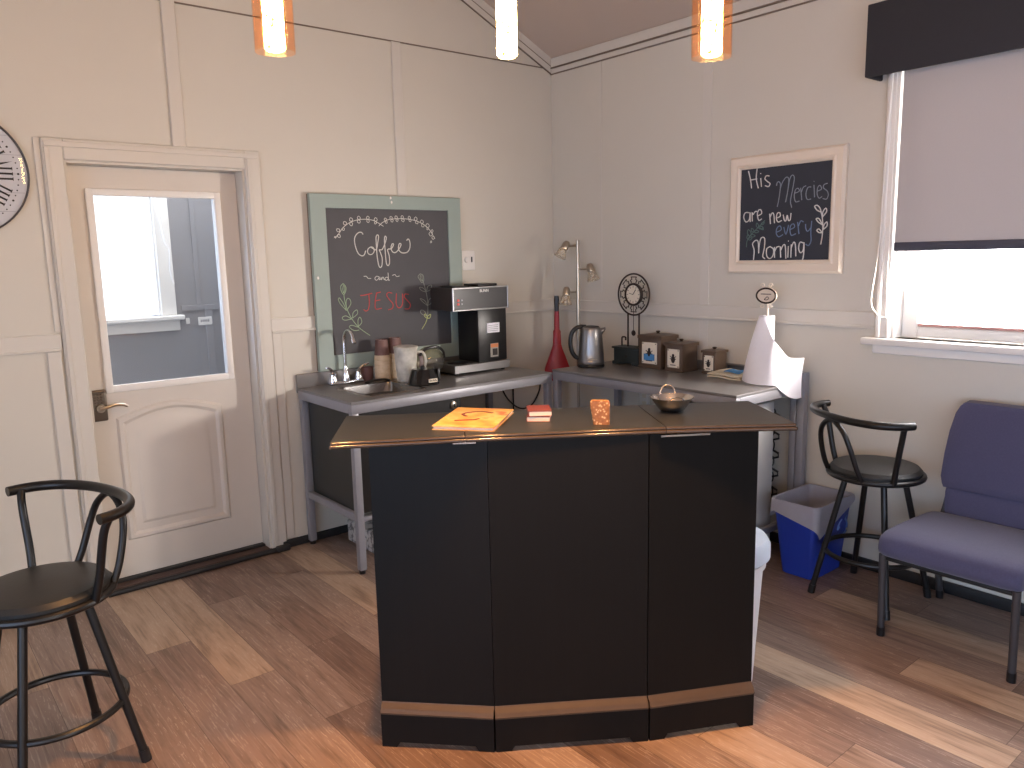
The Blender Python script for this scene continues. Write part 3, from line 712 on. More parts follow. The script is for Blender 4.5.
MB().box((.074, WY1 + .086, WZ0 + .055), (.10, WY0 - .086, WZ0 + .068), .002, 1).build('glazing_bead', mat('red_oxide_bead', (170, 128, 122), .6), w1)
MB().box((.092, WY1 + .08, WZ0 + .05), (.096, WY0 - .08, WZ1 - .02)).build('pane', GLASS, w1, smooth=False)
MB().box((-.055, WY1 - .12, WZ0 - .032), (.07, WY0 + .125, WZ0), .008, 2).box((-.018, WY1 - .08, WZ0 - .075), (0, WY0 + .08, WZ0 - .032), .004, 1).build('window_sill', WHITE, w1)
va = thing('window_valance', 'charcoal fabric covered valance box above the window on the right wall', 'valance', (0, -3.0, 2.36))
MB().box((-.145, -3.72, 2.355), (-.125, -2.245, 2.665), .006, 2).box((-.13, -3.72, 2.645), (0, -2.245, 2.665), .004, 1).build('front_board', VALANCE, va)
MB().box((-.13, -2.262, 2.355), (0, -2.245, 2.66), .004, 1).build('end_board', VALANCE, va)
MB().box((-.13, -3.72, 2.355), (0, -3.703, 2.66), .004, 1).build('end_board', VALANCE, va)
rb = thing('roller_blind', 'pale grey roller blind pulled halfway down with a dark hem bar', 'blind', (-.04, -2.98, 2.56))
MB().cyl((-.06, WY1 - .02, 2.57), (-.06, -2.37, 2.57), .03).build('roller', FRAMEM, rb)
MB().box((-.034, WY1 - .02, 1.60), (-.031, -2.372, 2.58)).build('blind_fabric', BLIND, rb, smooth=False)
MB().box((-.042, WY1 - .02, 1.580), (-.024, -2.372, 1.620), .004, 2).build('hem_bar', HEM, rb)
cd = MB()
cd.tube(catmull([(-.05, -2.335, 2.5), (-.045, -2.315, 2.0), (-.045, -2.305, 1.6), (-.045, -2.285, 1.40), (-.045, -2.285, 1.33), (-.045, -2.315, 1.285), (-.045, -2.35, 1.275), (-.045, -2.358, 1.31), (-.045, -2.352, 1.6), (-.05, -2.348, 2.5)], 8), .0019, 6)
cd.build('bead_cord', WHITE, rb)

# ------------------------------------------------------------------ switch plate
sp_ = thing('dimmer_switch', 'white dimmer plate with a round knob on the wall right of the green chalkboard', 'switch', (-.74, -.01, 1.575))
MB().box((-.792, -.008, 1.513), (-.69, 0, 1.637), .004, 2).build('plate', WHITE, sp_)
MB().lathe([(.019, 0), (.018, .012), (.012, .015)], (-.757, -.008, 1.577), 20, (0, -1, 0)).build('knob', WHITE, sp_)
MB().box((-.722, -.013, 1.562), (-.712, -.007, 1.597), .002, 1).build('toggle', BLACKP, sp_)
# ------------------------------------------------------------------ chalk drawing helper
def strokes(lines, place, r, closed=False):
    m = MB()
    for ln in lines:
        pts = [place(u, v) for u, v in ln]
        pts = catmull(pts, 4) if len(pts) > 2 else [Vector(p) for p in pts]
        q = [pts[0]]
        for p in pts[1:]:
            if (p - q[-1]).length > 0.0012:
                q.append(p)
        if len(q) < 2:
            q.append(q[0] + Vector((0, 0, .003)))
        m.tube(q, r, 5)
    return m

def rect_frame(m, plane, u0, u1, v0, v1, wdt, d0, d1, bev=.003):
    """four mitre-less rails of a frame; plane 'y' (on the left wall) or 'x' (on the right wall)"""
    def bx(a0, a1, b0, b1):
        if plane == 'y':
            m.box((a0, d0, b0), (a1, d1, b1), bev, 1)
        else:
            m.box((d0, a0, b0), (d1, a1, b1), bev, 1)
    bx(u0, u0 + wdt, v0, v1); bx(u1 - wdt, u1, v0, v1)
    bx(u0 + wdt, u1 - wdt, v0, v0 + wdt); bx(u0 + wdt, u1 - wdt, v1 - wdt, v1)

cb = thing('chalkboard', 'sage green framed chalkboard reading Coffee and JESUS above the sink', 'chalkboard', (-1.32, -.02, .95))
def fr_rect(y, l, r, b, t):
    return [(l, y, b), (r, y, b), (r, y, t), (l, y, t)]
fr = MB().loft([fr_rect(-.016, -1.822, -.818, .978, 1.957), fr_rect(-.040, -1.822, -.818, .978, 1.957), fr_rect(-.042, -1.820, -.820, .980, 1.955), fr_rect(-.042, -1.732, -.910, 1.060, 1.882), fr_rect(-.040, -1.730, -.912, 1.062, 1.880), fr_rect(-.022, -1.730, -.912, 1.062, 1.880)], cap=False).build('frame', GREEN, cb)
m = MB(); rect_frame(m, 'y', -1.820, -.820, .980, 1.955, .03, -.016, -.001, 0)
m.build('backing', BROWNW, cb)
MB().box((-1.735, -.031, 1.055), (-.905, -.02, 1.885)).build('slate', SLATE, cb, smooth=False)
PA = lambda u, v: (u, -.031, v)
for nm, ln, mm, r in (('chalk_word', CHALK_COFFEE, CHW, .0032), ('chalk_garland', CHALK_GARLAND[:1] + CHALK_GARLAND[2:15], CHW, .0020), ('chalk_garland', CHALK_GARLAND[1:2] + CHALK_GARLAND[15:-1], CHW, .0020), ('chalk_dot', CHALK_GARLAND[-1:], CHW, .0020), ('chalk_word', CHALK_AND, CHW, .0022), ('chalk_sprig', CHALK_PALE_SPRIG, CHP, .0022), ('chalk_word', CHALK_RED, CHR, .0030), ('chalk_sprig', CHALK_GREEN, CHG, .0025), ('chalk_leaf', CHALK_YELLOW, CHY, .0025)):
    strokes(ln, PA, r).build(nm, mm, cb)
for x, z in ((-1.315, 1.945), (-1.31, 1.92), (-1.80, 1.50)):
    MB().sphere((x, -.043, z), .006, (1, .3, 1.4), 8, 6).build('paint_chip', WHITE, fr)
cb2 = thing('framed_chalkboard', 'cream framed chalkboard reading His Mercies are new every Morning', 'chalkboard', (-.02, -1.785, 1.475))
secs = []
for ins, d in ((0, -.001), (0, -.020), (.012, -.034), (.045, -.028), (.056, -.034), (.068, -.026), (.072, -.012)):
    secs.append([(d, -1.458 - ins, 1.475 + ins), (d, -2.115 + ins, 1.475 + ins), (d, -2.115 + ins, 2.094 - ins), (d, -1.458 - ins, 2.094 - ins)])
MB().loft(secs, cap=False).build('frame', FRAMEW, cb2, ang=20)
MB().box((-.02, -2.05, 1.54), (-.006, -1.52, 2.03)).build('slate', NAVY, cb2, smooth=False)
PB = lambda u, v: (-.021, u, v)
for nm, ln, mm, r in (('chalk_word', VERSE_HIS, CHW, .0030), ('chalk_word', VERSE_ARE, CHW, .0030), ('chalk_word', VERSE_NEW, CHW, .0030), ('chalk_word', VERSE_MORNING, CHW, .0030), ('chalk_sprig', VERSE_SPRIG, CHW, .0030), ('chalk_word', VERSE_GREY, CHD, .0024), ('chalk_word', VERSE_BLUE, CHB, .0028), ('chalk_sprig', VERSE_GREEN, CHF, .0022)):
    strokes(ln, PB, r).build(nm, mm, cb2)

# ------------------------------------------------------------------ wall clock (left edge)
CX, CZ, CR = -3.388, 1.996, .268
ck = thing('wall_clock', 'large round wall clock with Roman numerals left of the door', 'clock', (CX, -.02, CZ - CR))
MB().lathe([(CR, 0), (CR, .022), (CR - .003, .024), (CR - .006, .022), (CR - .008, .01)], (CX, -.001, CZ), 72, (0, -1, 0), cap=False).build('rim', RIMM, ck)
fc = MB().lathe([(CR - .008, 0), (CR - .008, .010)], (CX, -.004, CZ), 72, (0, -1, 0)).build('dial', MARBLE, ck)
def num_strokes(t):
    wd = {'I': .022, 'V': .040, 'X': .040}
    tot = sum(wd[c] for c in t)
    x = -tot / 2
    out = []
    H = .027
    for c in t:
        a, b = x + .004, x + wd[c] - .004
        mx = (a + b) / 2
        if c == 'I':
            out += [((mx, -H), (mx, H), .0042)]
        elif c == 'V':
            out += [((a, H), (mx, -H), .0048), ((b, H), (mx, -H), .0022)]
        else:
            out += [((a, H), (b, -H), .0048), ((b, H), (a, -H), .0022)]
        out += [((a, H), (b, H), .0015)]
        out += [((a, -H), (b, -H), .0015)] if c != 'V' else []
        x += wd[c]
    return out
ROM = ['XII', 'I', 'II', 'III', 'IIII', 'V', 'VI', 'VII', 'VIII', 'IX', 'X', 'XI']
for k, t in enumerate(ROM):
    m = MB()
    th_ = -k * PI / 6
    cs, sn = math.cos(th_), math.sin(th_)
    for a, b, r in num_strokes(t):
        P = []
        for (u, v) in (a, b):
            v2 = v + .178
            P.append((CX + u * cs - v2 * sn, -.0155, CZ + u * sn + v2 * cs))
        m.tube(P, r, 6)
    m.build('roman_numeral', INK, fc)
m = MB()
for k in range(60):
    a = k * PI / 30
    r0 = .226
    m.sphere((CX + r0 * math.sin(a), -.0145, CZ + r0 * math.cos(a)), .0045 if k % 5 == 0 else .003, (1, .4, 1), 8, 6)
m.build('minute_dots', INK, fc)
m = MB()
for z in (-.16, -.08, 0, .08, .16):
    hw = math.sqrt((CR - .012) ** 2 - z * z)
    m.box((CX - hw, -.0148, CZ + z - .0008), (CX + hw, -.0138, CZ + z + .0008))
m.build('plank_line', FRAMEM, fc)
def hand(ang, L, wd):
    cs, sn = math.cos(ang), math.sin(ang)
    pl_ = [(-wd * .3, -.03), (wd * .3, -.03), (wd, L * .55), (0, L), (-wd, L * .55)]
    return MB().prism([(CX + u * cs + v * sn, -.019, CZ - u * sn + v * cs) for u, v in pl_], (0, .002, 0))
hand(math.radians(76), .215, .009).build('minute_hand', INK, ck)
hand(math.radians(305), .13, .011).build('hour_hand', INK, ck)
MB().lathe([(CR - .008, 0), (CR * .8, .004), (CR * .4, .007), (.002, .008)], (CX, -.024, CZ), 48, (0, -1, 0), cap=False).build('glass_cover', CLOCKGL, ck)

# ------------------------------------------------------------------ pendants
def pendant(x, y, z, label, shade=True, L=.36):
    t = thing('pendant_light', label, 'pendant light', (x, y, z), 'pendants over the bar')
    zc = ceil_z(x)
    co = MB().lathe([(.0, .006), (.020, .0), (.0262, .006), (.0262, L), (.02, L + .004)], (x, y, z), 28).build('light_core', EMIT, t)
    if shade:
        MB().lathe([(.0488, 0), (.0508, 0), (.0508, L + .03), (.0488, L + .03), (.0488, 0)], (x, y, z - .004), 40, cap=False).build('glass_shade', AMBERGL, t)
    MB().lathe([(.030, L), (.058, L + .02), (.058, L + .06), (.02, L + .075), (.012, L + .12)], (x, y, z), 28).build('cap', NICKEL, t)
    MB().cyl((x, y, z + L + .1), (x, y, zc - .02), .004).build('cord', BLACKP, t)
    MB().lathe([(.06, -.02), (.06, 0), (.03, .02)], (x, y, zc - .01), 28).build('canopy', NICKEL, t)
    sl = bpy.data.lights.new('downlight', 'SPOT'); sl.energy = PEND_SPOT; sl.color = (1.0, .47, .16); sl.spot_size = math.radians(SPOT_ANGLE); sl.spot_blend = .85; sl.shadow_soft_size = .025
    so_ = bpy.data.objects.new('downlight', sl); C.objects.link(so_); so_.parent = t; so_.location = (0, 0, -.012)
    return t
pendant(-2.853, -2.070, 2.130, 'lit pendant with a clear outer glass over the left end of the bar')
pendant(-2.397, -2.450, 2.100, 'lit bare tube pendant without an outer glass over the middle of the bar', False)
pendant(-1.995, -2.783, 2.092, 'lit pendant with a clear outer glass over the right end of the bar')

# ------------------------------------------------------------------ bar
BO, BD, BN = Vector((-2.723, -1.975, 0)), Vector((.8224, -.5689, 0)), Vector((.5689, .8224, 0))
def BL(s, t, z):
    p = BO + BD * s + BN * t
    return (p.x, p.y, z)
BLEN, BDEP, BT, TH = 1.440, .40, 1.06, .019
bar = thing('bar_counter', 'black folding bar counter with three angled front panels', 'bar', BL(.73, .2, 0))
cuts = [0, .403, 1.031, BLEN]
fts = [0, .021, .030, 0]
for i in range(3):
    a, b = cuts[i] + (.0015 if i else 0), cuts[i + 1] - (.0015 if i < 2 else 0)
    fa_, fb_ = fts[i], fts[i + 1]
    lf = MB().prism([BL(a, fa_ + .006, BT - TH), BL(b, fb_ + .006, BT - TH), BL(b, BDEP, BT - TH), BL(a, BDEP, BT - TH)], (0, 0, TH)).build('countertop_leaf', COUNTER, bar, smooth=False)
    m = MB()
    for z, r, t in ((BT - .0048, .0048, .004), (BT - .0150, .0062, .002)):
        path = [BL(a, fa_ + t, z), BL(b, fb_ + t, z)]
        if i == 0:
            path = [BL(a + t, BDEP, z), BL(a + t, fa_ + t, z), BL(b, fb_ + t, z)]
        if i == 2:
            path = [BL(a, fa_ + t, z), BL(b - t, fb_ + t, z), BL(b - t, BDEP, z)]
        for p, q in zip(path, path[1:]):
            m.tube([p, q], r, 12)
    m.build('edge_moulding', EDGE, lf)
PL_ = [(.094, .089), (.468, .012), (.979, .013), (1.355, .058)]
for i in range(3):
    A, B = Vector(PL_[i]), Vector(PL_[i + 1])
    e = (B - A); Lg = e.length; e.normalize(); nn = Vector((-e.y, e.x))
    g = .003
    def P(s, t, z):
        q = A + e * s + nn * t
        return BL(q.x, q.y, z)
    MB().prism([P(g, .02, .14), P(Lg - g, .02, .14), P(Lg - g, .04, .14), P(g, .04, .14)], (0, 0, BT - TH - .001 - .14)).build('front_panel', BARM, bar, smooth=False)
    ft = .05
    pol = [(g, 0), (g + ft, 0), (g + ft + .012, .018), (Lg - ft - .012 - g, .018), (Lg - ft - g, 0), (Lg - g, 0), (Lg - g, .118), (g, .118)]
    vec = Vector(P(0, .03, 0)) - Vector(P(0, 0, 0))
    MB().prism([P(s, .0, z) for s, z in pol], vec).build('plinth', BARM, bar, smooth=False)
    prof = [(.03, .118), (-.004, .118), (-.005, .124), (.001, .131), (.005, .139), (.016, .145), (.020, .152), (.03, .152)]
    MB().loft([[P(s, t, z) for t, z in prof] for s in (g, Lg - g)]).build('base_moulding', BARM_LIT, bar, ang=50)
MB().prism([BL(.365, .030, BT - TH - .008), BL(.435, .028, BT - TH - .008), BL(.435, .05, BT - TH - .008), BL(.365, .05, BT - TH - .008)], (0, 0, .006)).build('hinge_strip', CHROME, bar, smooth=False)
MB().prism([BL(1.012, .018, BT - TH - .010), BL(1.17, .022, BT - TH - .010), BL(1.17, .05, BT - TH - .010), BL(1.012, .05, BT - TH - .010)], (0, 0, .006)).build('hinge_strip', CHROME, bar, smooth=False)
MB().prism([BL(.13, .13, BT - .06), BL(1.32, .13, BT - .06), BL(1.32, .17, BT - .06), BL(.13, .17, BT - .06)], (0, 0, .040)).build('support_rail', BARM, bar, smooth=False)
for s in (.24, 1.22):
    MB().prism([BL(s, .17, .0), BL(s + .03, .17, .0), BL(s + .03, .20, .0), BL(s, .20, .0)], (0, 0, BT - TH - .002)).build('rear_post', BARM, bar, smooth=False)

# things on the bar
bk = thing('picture_book', 'orange and yellow picture book lying flat on the bar', 'book', (-2.227, -2.03, BT))
q = [Vector(p + (0,)) for p in ((-2.406, -2.045), (-2.283, -2.207), (-2.051, -2.024), (-2.167, -1.854))]
cen = sum(q, Vector()) / 4
ins = [cen + (p - cen) * .965 for p in q]
MB().prism([(p.x, p.y, BT + .0005) for p in q], (0, 0, .002)).prism([(p.x, p.y, BT + .011) for p in q], (0, 0, .0025)).build('cover', COVER, bk, smooth=False)
MB().prism([(p.x, p.y, BT + .0025) for p in ins], (0, 0, .0085)).build('pages', PAGES, bk, smooth=False)
def bp(u, v, z=BT + .0138):
    p = q[0] * (1 - u) * (1 - v) + q[1] * (1 - u) * v + q[2] * u * v + q[3] * u * (1 - v)
    return (p.x, p.y, z)
m = MB()
m.tube(catmull([bp(.52, .35), bp(.62, .25), bp(.72, .3), bp(.80, .5), bp(.74, .72)], 6), .006, 6, flat=.25)
m.tube(catmull([bp(.28, .25), bp(.33, .42), bp(.36, .55), bp(.42, .6)], 6), .006, 6, flat=.25)
m.build('red_ornament', REDBK, bk)
for z0, ang, lab in ((0, .0, 'small red book with pale page edges, lower of the stack on the bar'), (.0185, .14, 'small red book lying on top of the other red one')):
    b_ = thing('pocket_book', lab, 'book', (-2.052, -2.158, BT + z0), 'small red books on the bar')
    R_ = Matrix.Rotation(math.radians(-45) + ang, 4, 'Z')
    T_ = Matrix.Translation((-2.052, -2.158, BT + z0)) @ R_
    MB().box((-.038, -.053, .0004), (.038, .053, .0022), .0008, 1).box((-.038, -.053, .0158), (.038, .053, .0178), .0008, 1).box((-.039, -.052, .0006), (-.036, .053, .0176), .0008, 1).xf(T_).build('cover', REDBK, b_)
    MB().box((-.036, -.0515, .0022), (.0365, .050, .0158)).xf(T_).build('pages', PAGES, b_, smooth=False)
# printed card sleeve standing on end
m = MB()
rows = []
for z, hw, dx in ((0, .0265, .004), (.025, .028, .002), (.055, .031, 0), (.072, .0315, -.001), (.078, .027, -.001)):
    ring_ = []
    for k in range(24):
        a = 2 * PI * k / 24
        ring_.append((hw * (abs(math.cos(a)) ** .5) * math.copysign(1, math.cos(a)) + dx, .011 * (abs(math.sin(a)) ** .7) * math.copysign(1, math.sin(a)), z))
    rows.append(ring_)
m.loft(rows)
m.xf(Matrix.Translation((-1.972, -2.362, BT + .0003)) @ Matrix.Rotation(math.radians(-50), 4, 'Z'))
sl_ = m.build('printed_block', SLEEVE); tag(sl_, 'brown block with a pale flower pattern standing upright on the bar', 'ornament'); seat_origin(sl_)
bw = thing('metal_bowl', 'small steel bowl with two ring handles on the right of the bar', 'bowl', (-1.648, -2.388, BT))
bc = Vector((-1.648, -2.388, BT))
MB().lathe([(.0, .001), (.032, .001), (.038, .004), (.054, .026), (.066, .046), (.071, .050), (.069, .051), (.062, .045), (.049, .026), (.031, .008), (.0, .006)], bc, 40, cap=False, sx=1.07, sy=1.07).build('body', BOWLM, bw)
for sgn in (1, -1):
    dirv = Vector((.62, .78, 0)) * sgn
    sd = Vector((.78, -.62, 0))
    hp = []
    for k in range(13):
        a = PI * k / 12
        hp.append(bc + dirv * (.068 + (.006 if sgn > 0 else .01) * math.sin(a)) + sd * (.027 * math.cos(a)) + Vector((0, 0, .044 + (.036 if sgn > 0 else .018) * math.sin(a))))
    MB().tube(hp, .0028, 8).build('handle', CHROME, bw)
# ------------------------------------------------------------------ steel work tables
TZ, TB = .90, .917
AX0, AX1, AY0 = -1.955, -.612, -.645
ta = thing('work_table', 'steel work table with the sink along the left wall', 'table', (-1.28, -.33, 0), 'steel work tables in the corner')
SX0, SX1, SY0, SY1 = -1.80, -1.475, -.565, -.215
m = MB()
for lo, hi in (((AX0, AY0), (SX0, -.02)), ((SX1, AY0), (AX1, -.02)), ((SX0, AY0), (SX1, SY0)), ((SX0, SY1), (SX1, -.02))):
    m.box((lo[0], lo[1], TZ - .014), (hi[0], hi[1], TZ))
m.build('tabletop', TABLETOP, ta, smooth=False)
MB().box((AX0, -.022, TZ - .03), (AX1, -.004, TZ + .075), .006, 2).build('backsplash', TABLETOP, ta)
def apron(par, segs):
    m = MB()
    for lo, hi in segs:
        m.box(lo, hi, .004, 2)
    m.build('frame_rail', FRAMEM, par)
zt, zb = TZ - .014, TZ - .062
apron(ta, [((AX0 + .001, AY0 + .001, zb), (AX1 - .001, AY0 + .035, zt)), ((AX0 + .001, AY0 + .035, zb), (AX0 + .035, -.022, zt)), ((AX1 - .035, AY0 + .035, zb), (AX1 - .001, -.022, zt)), ((AX0 + .035, -.055, zb), (AX1 - .035, -.022, zt))])
for lo, hi in (((AX0 + .006, AY0 + .04, .275), (AX0 + .034, -.06, .315)), ((AX0 + .04, AY0 + .006, .275), (-1.25, AY0 + .034, .30)), ((AX0 + .04, -.06, .275), (-1.25, -.03, .30))):
    MB().box(lo, hi, .004, 2).build('lower_rail', FRAMEM, ta)
def leg(par, x, y, h=TZ - .014, s=.038):
    lg = MB().box((x - s / 2, y - s / 2, .02), (x + s / 2, y + s / 2, h), .004, 2).build('leg', FRAMEM, par)
    MB().cyl((x, y, 0), (x, y, .022), .016, .018, 14).build('foot', BLACKP, lg)
for x in (AX0 + .022, -1.235, AX1 - .022):
    for y in (AY0 + .022, -.045):
        if x == -1.235 and y < -.3:
            continue
        leg(ta, x, y)
TZ = TB
zt, zb = TZ - .014, TZ - .062
BX0, BY0, BY1 = -.60, -.628, -1.928
tb = thing('work_table', 'steel work table with the kettle and tins along the right wall', 'table', (-.31, -1.27, 0), 'steel work tables in the corner')
MB().box((BX0, BY1, TZ - .014), (-.02, BY0, TZ), .003, 1).build('tabletop', TABLETOP, tb)
MB().box((-.022, BY1, TZ - .03), (-.004, BY0, TZ + .055), .006, 2).build('backsplash', TABLETOP, tb)
apron(tb, [((BX0 + .001, BY1 + .001, zb), (BX0 + .035, BY0 - .001, zt)), ((BX0 + .035, BY1 + .001, zb), (-.022, BY1 + .035, zt)), ((BX0 + .035, BY0 - .035, zb), (-.022, BY0 - .001, zt)), ((-.055, BY1 + .035, zb), (-.022, BY0 - .035, zt))])
MB().box((BX0 + .04, BY1 + .006, .15), (-.064, BY1 + .03, .185), .004, 2).build('lower_rail', FRAMEM, tb)
for x in (BX0 + .022, -.045):
    for y in (BY0 - .022, BY1 + .022):
        leg(tb, x, y)
MB().box((-.070, BY1 - .044, .0), (-.025, BY1 - .003, TZ + .055), .004, 2).build('rear_post', FRAMEM, tb)

TZ = .90
zt, zb = TZ - .014, TZ - .062
# cupboard hung under the sink end
cbn = thing('undersink_cabinet', 'dark locked cabinet below the sink in the left work table', 'cabinet', (-1.58, -.33, .315))
MB().box((AX0 + .038, AY0 + .06, .30), (-1.265, -.066, zb - .004), .004, 1).build('body', DARKCAB, cbn)
dr = MB().box((AX0 + .045, AY0 + .042, .31), (-1.262, AY0 + .06, zb - .004), .003, 1).build('door', BLACKP, cbn)
kl = MB().lathe([(.021, 0), (.021, .008), (.016, .011)], (-1.315, AY0 + .042, .795), 24, (0, -1, 0)).build('lock', NICKEL, dr)
MB().box((-1.319, AY0 + .028, .785), (-1.311, AY0 + .034, .805)).build('keyhole', BLACKP, kl)
wb = MB().box((-1.76, -.47, .003), (-1.36, -.14, .125), .006, 2)
wb = wb.build('storage_box', SPECK); tag(wb, 'pale speckled box on the floor under the sink cabinet', 'box'); seat_origin(wb)

# ------------------------------------------------------------------ sink and tap
sk = thing('sink', 'small square steel sink basin set into the left work table', 'sink', (-1.64, -.39, .842))
def rr(x0, x1, y0, y1, z, r, n=5):
    pts = []
    for cx, cy, a0 in ((x1 - r, y1 - r, 0), (x0 + r, y1 - r, PI / 2), (x0 + r, y0 + r, PI), (x1 - r, y0 + r, 1.5 * PI)):
        for k in range(n + 1):
            a = a0 + PI / 2 * k / n
            pts.append((cx + r * math.cos(a), cy + r * math.sin(a), z))
    return pts
e_ = .018
MB().loft([rr(SX0 - e_, SX1 + e_, SY0 - e_, SY1 + e_, TZ + .0005, .03), rr(SX0 - e_ + .004, SX1 + e_ - .004, SY0 - e_ + .004, SY1 + e_ - .004, TZ + .005, .03), rr(SX0 + .004, SX1 - .004, SY0 + .004, SY1 - .004, TZ + .003, .03),
           rr(SX0 + .010, SX1 - .010, SY0 + .010, SY1 - .010, TZ - .02, .035), rr(SX0 + .02, SX1 - .02, SY0 + .02, SY1 - .02, TZ - .046, .045), rr(SX0 + .05, SX1 - .05, SY0 + .05, SY1 - .05, TZ - .056, .05)], cap=False).build('basin', SINKM, sk)
MB().box((SX0 + .06, SY0 + .06, TZ - .058), (SX1 - .06, SY1 - .06, TZ - .055)).build('basin_floor', SINKM, sk)
MB().lathe([(.02, 0), (.035, .002), (.038, .006), (.03, .008)], (-1.64, -.39, TZ - .056), 24).build('drain', CHROME, sk)
fa = thing('faucet', 'chrome gooseneck faucet with two lever handles behind the sink', 'faucet', (-1.688, -.085, TZ))
fy, fx = -.085, -1.688
MB().box((fx - .105, fy - .026, TZ), (fx + .105, fy + .026, TZ + .022), .010, 3).build('base_plate', CHROME, fa)
sp = MB().lathe([(.024, .02), (.022, .05), (.015, .075), (.011, .10)], (fx, fy, TZ), 20)
pth = [(fx, fy, TZ + .09), (fx, fy, TZ + .16), (fx, fy, TZ + .225)]
for k in range(0, 13):
    a = PI - PI * .90 * k / 12
    pth.append((fx - .006 * (1 + math.cos(a)), fy - .068 * (1 + math.cos(a)), TZ + .245 + .066 * math.sin(a)))
sp.tube(pth, .0095, 12)
e1, e2 = Vector(pth[-2]), Vector(pth[-1])
sp.cyl(e2, e2 + (e2 - e1).normalized() * .024, .0125, .0125, 14)
sp.build('spout', CHROME, fa)
for sx in (-1, 1):
    hx = fx + sx * .080
    m = MB().lathe([(.026, .02), (.025, .035), (.016, .06), (.018, .068), (.010, .076)], (hx, fy, TZ), 20)
    m.tube(catmull([(hx, fy, TZ + .066), (hx + sx * .012, fy - .012, TZ + .088), (hx + sx * .03, fy - .024, TZ + .102), (hx + sx * .052, fy - .034, TZ + .108)]), [.011] * 6 + [.010] * 6 + [.008] * 6 + [.007], 10, flat=.75)
    m.build('lever_handle', CHROME, fa)
mg = thing('mug', 'small maroon cup standing behind the sink beside the faucet', 'cup', (-1.545, -.075, TZ))
MB().lathe([(.0, .0), (.027, 0), (.030, .004), (.036, .080), (.0335, .080), (.028, .008), (0, .007)], (-1.545, -.075, TZ), 28, cap=False).build('body', mat('maroon_cup', (104, 72, 68), .55), mg)
cl_ = MB().tube(catmull([(-1.62, -.19, TZ + .008), (-1.57, -.185, TZ + .016), (-1.50, -.19, TZ + .014), (-1.475, -.21, TZ + .008)]), .010, 8, flat=.7)
cl_ = cl_.build('dark_scrubber', BLACKP); tag(cl_, 'dark scrubber lying on the back rim of the sink', 'scrubber'); seat_origin(cl_)

# ------------------------------------------------------------------ paper cups: two nested upside-down stacks
def make_cup(x, y, z, lab, grp):
    t = thing('paper_cup', lab, 'cup', (x, y, z), grp)
    MB().lathe([(.0475, .0), (.0482, .003), (.0470, .006), (.0440, .03)], (x, y, z), 28, cap=False).build('rim_band', CUPRIM, t)
    MB().lathe([(.0440, .03), (.0345, .114), (.0345, .119), (.0325, .119), (.0325, .113)], (x, y, z), 28, cap=False).build('body', CUPB, t)
    MB().lathe([(0, .112), (.033, .112), (.033, .1135), (0, .1135)], (x, y, z), 24, cap=False).build('bottom_disc', PAPER, t)
    return t
for (sx_, sy_, n, lab, grp) in ((-1.470, -.125, 6, 'paper cup stack nearer the sink', 'upside down paper cups in the left stack'), (-1.365, -.097, 6, 'paper cup stack behind the pitcher', 'upside down paper cups in the right stack')):
    first = make_cup(sx_, sy_, TZ + .001, 'lowest upside down cup in the ' + lab, grp)
    for k in range(1, n):
        nm = 'upside down brown cup topping the ' + lab if k == n - 1 else 'nested cup showing only its rim in the ' + lab
        dup(first, (sx_, sy_, TZ + .001 + .0235 * k), k * 1.1, nm)
pit = thing('pitcher', 'frosted clear plastic pitcher between the paper cups and glass carafe', 'pitcher', (-1.385, -.265, TZ))
pc = (-1.395, -.262, TZ + .001)
MB().lathe([(0, 0), (.050, 0), (.054, .004), (.067, .185), (.069, .190), (.064, .19), (.0515, .008), (0, .006)], pc, 32, cap=False).build('body', CLEARP, pit)
MB().lathe([(0, .191), (.070, .191), (.071, .199), (.05, .204), (0, .205)], pc, 32, cap=False).build('lid', CLEARP, pit)
MB().tube(catmull([(-1.345, -.302, TZ + .165), (-1.32, -.325, TZ + .165), (-1.308, -.334, TZ + .12), (-1.32, -.325, TZ + .06), (-1.355, -.295, TZ + .05)]), .007, 8).build('handle', CLEARP, pit)
ca = thing('glass_carafe', 'round glass coffee carafe lying on its side left of the coffee maker', 'carafe', (-1.185, -.185, TZ))
cc = Vector((-1.185, -.185, TZ + .089))
ax = Vector((-.97, .05, .05)).normalized()
MB().lathe([(0, -.080), (.048, -.077), (.072, -.053), (.087, -.01), (.085, .022), (.072, .05), (.054, .066), (.047, .078), (.047, .088)], cc, 36, ax, cap=False).build('bowl', CARAFE, ca)
MB().lathe([(.050, .068), (.052, .076), (.050, .092), (.046, .094), (.046, .07)], cc, 32, ax, cap=False).build('collar', mat('mauve_collar', (120, 104, 104), .5), ca)
MB().tube(catmull([cc + ax * .085 + Vector((0, -.03, .035)), cc + ax * .05 + Vector((0, -.045, .075)), cc + ax * -.02 + Vector((0, -.05, .088)), cc + ax * -.07 + Vector((0, -.04, .06)), cc + ax * -.085 + Vector((0, -.03, .02))]), .006, 8, flat=1.5).build('handle', BLACKP, ca)
fb = thing('brew_basket', 'glossy black brew basket upside down at the front of the left table', 'brew basket', (-1.385, -.42, TZ))
fc_ = (-1.385, -.42, TZ + .0008)
MB().lathe([(.090, 0), (.091, .006), (.086, .010), (.066, .078), (.058, .086), (.0, .088)], fc_, 36, cap=False).build('body', mat('gloss_black', (18, 18, 19), .15, coat=.4), fb)
MB().lathe([(.012, .086), (.012, .098), (.006, .104), (0, .105)], fc_, 14).build('knob', BLACKP, fb)
MB().box((-1.317, -.465, TZ + .012), (-1.297, -.427, TZ + .082), .006, 2).build('handle', BLACKP, fb)

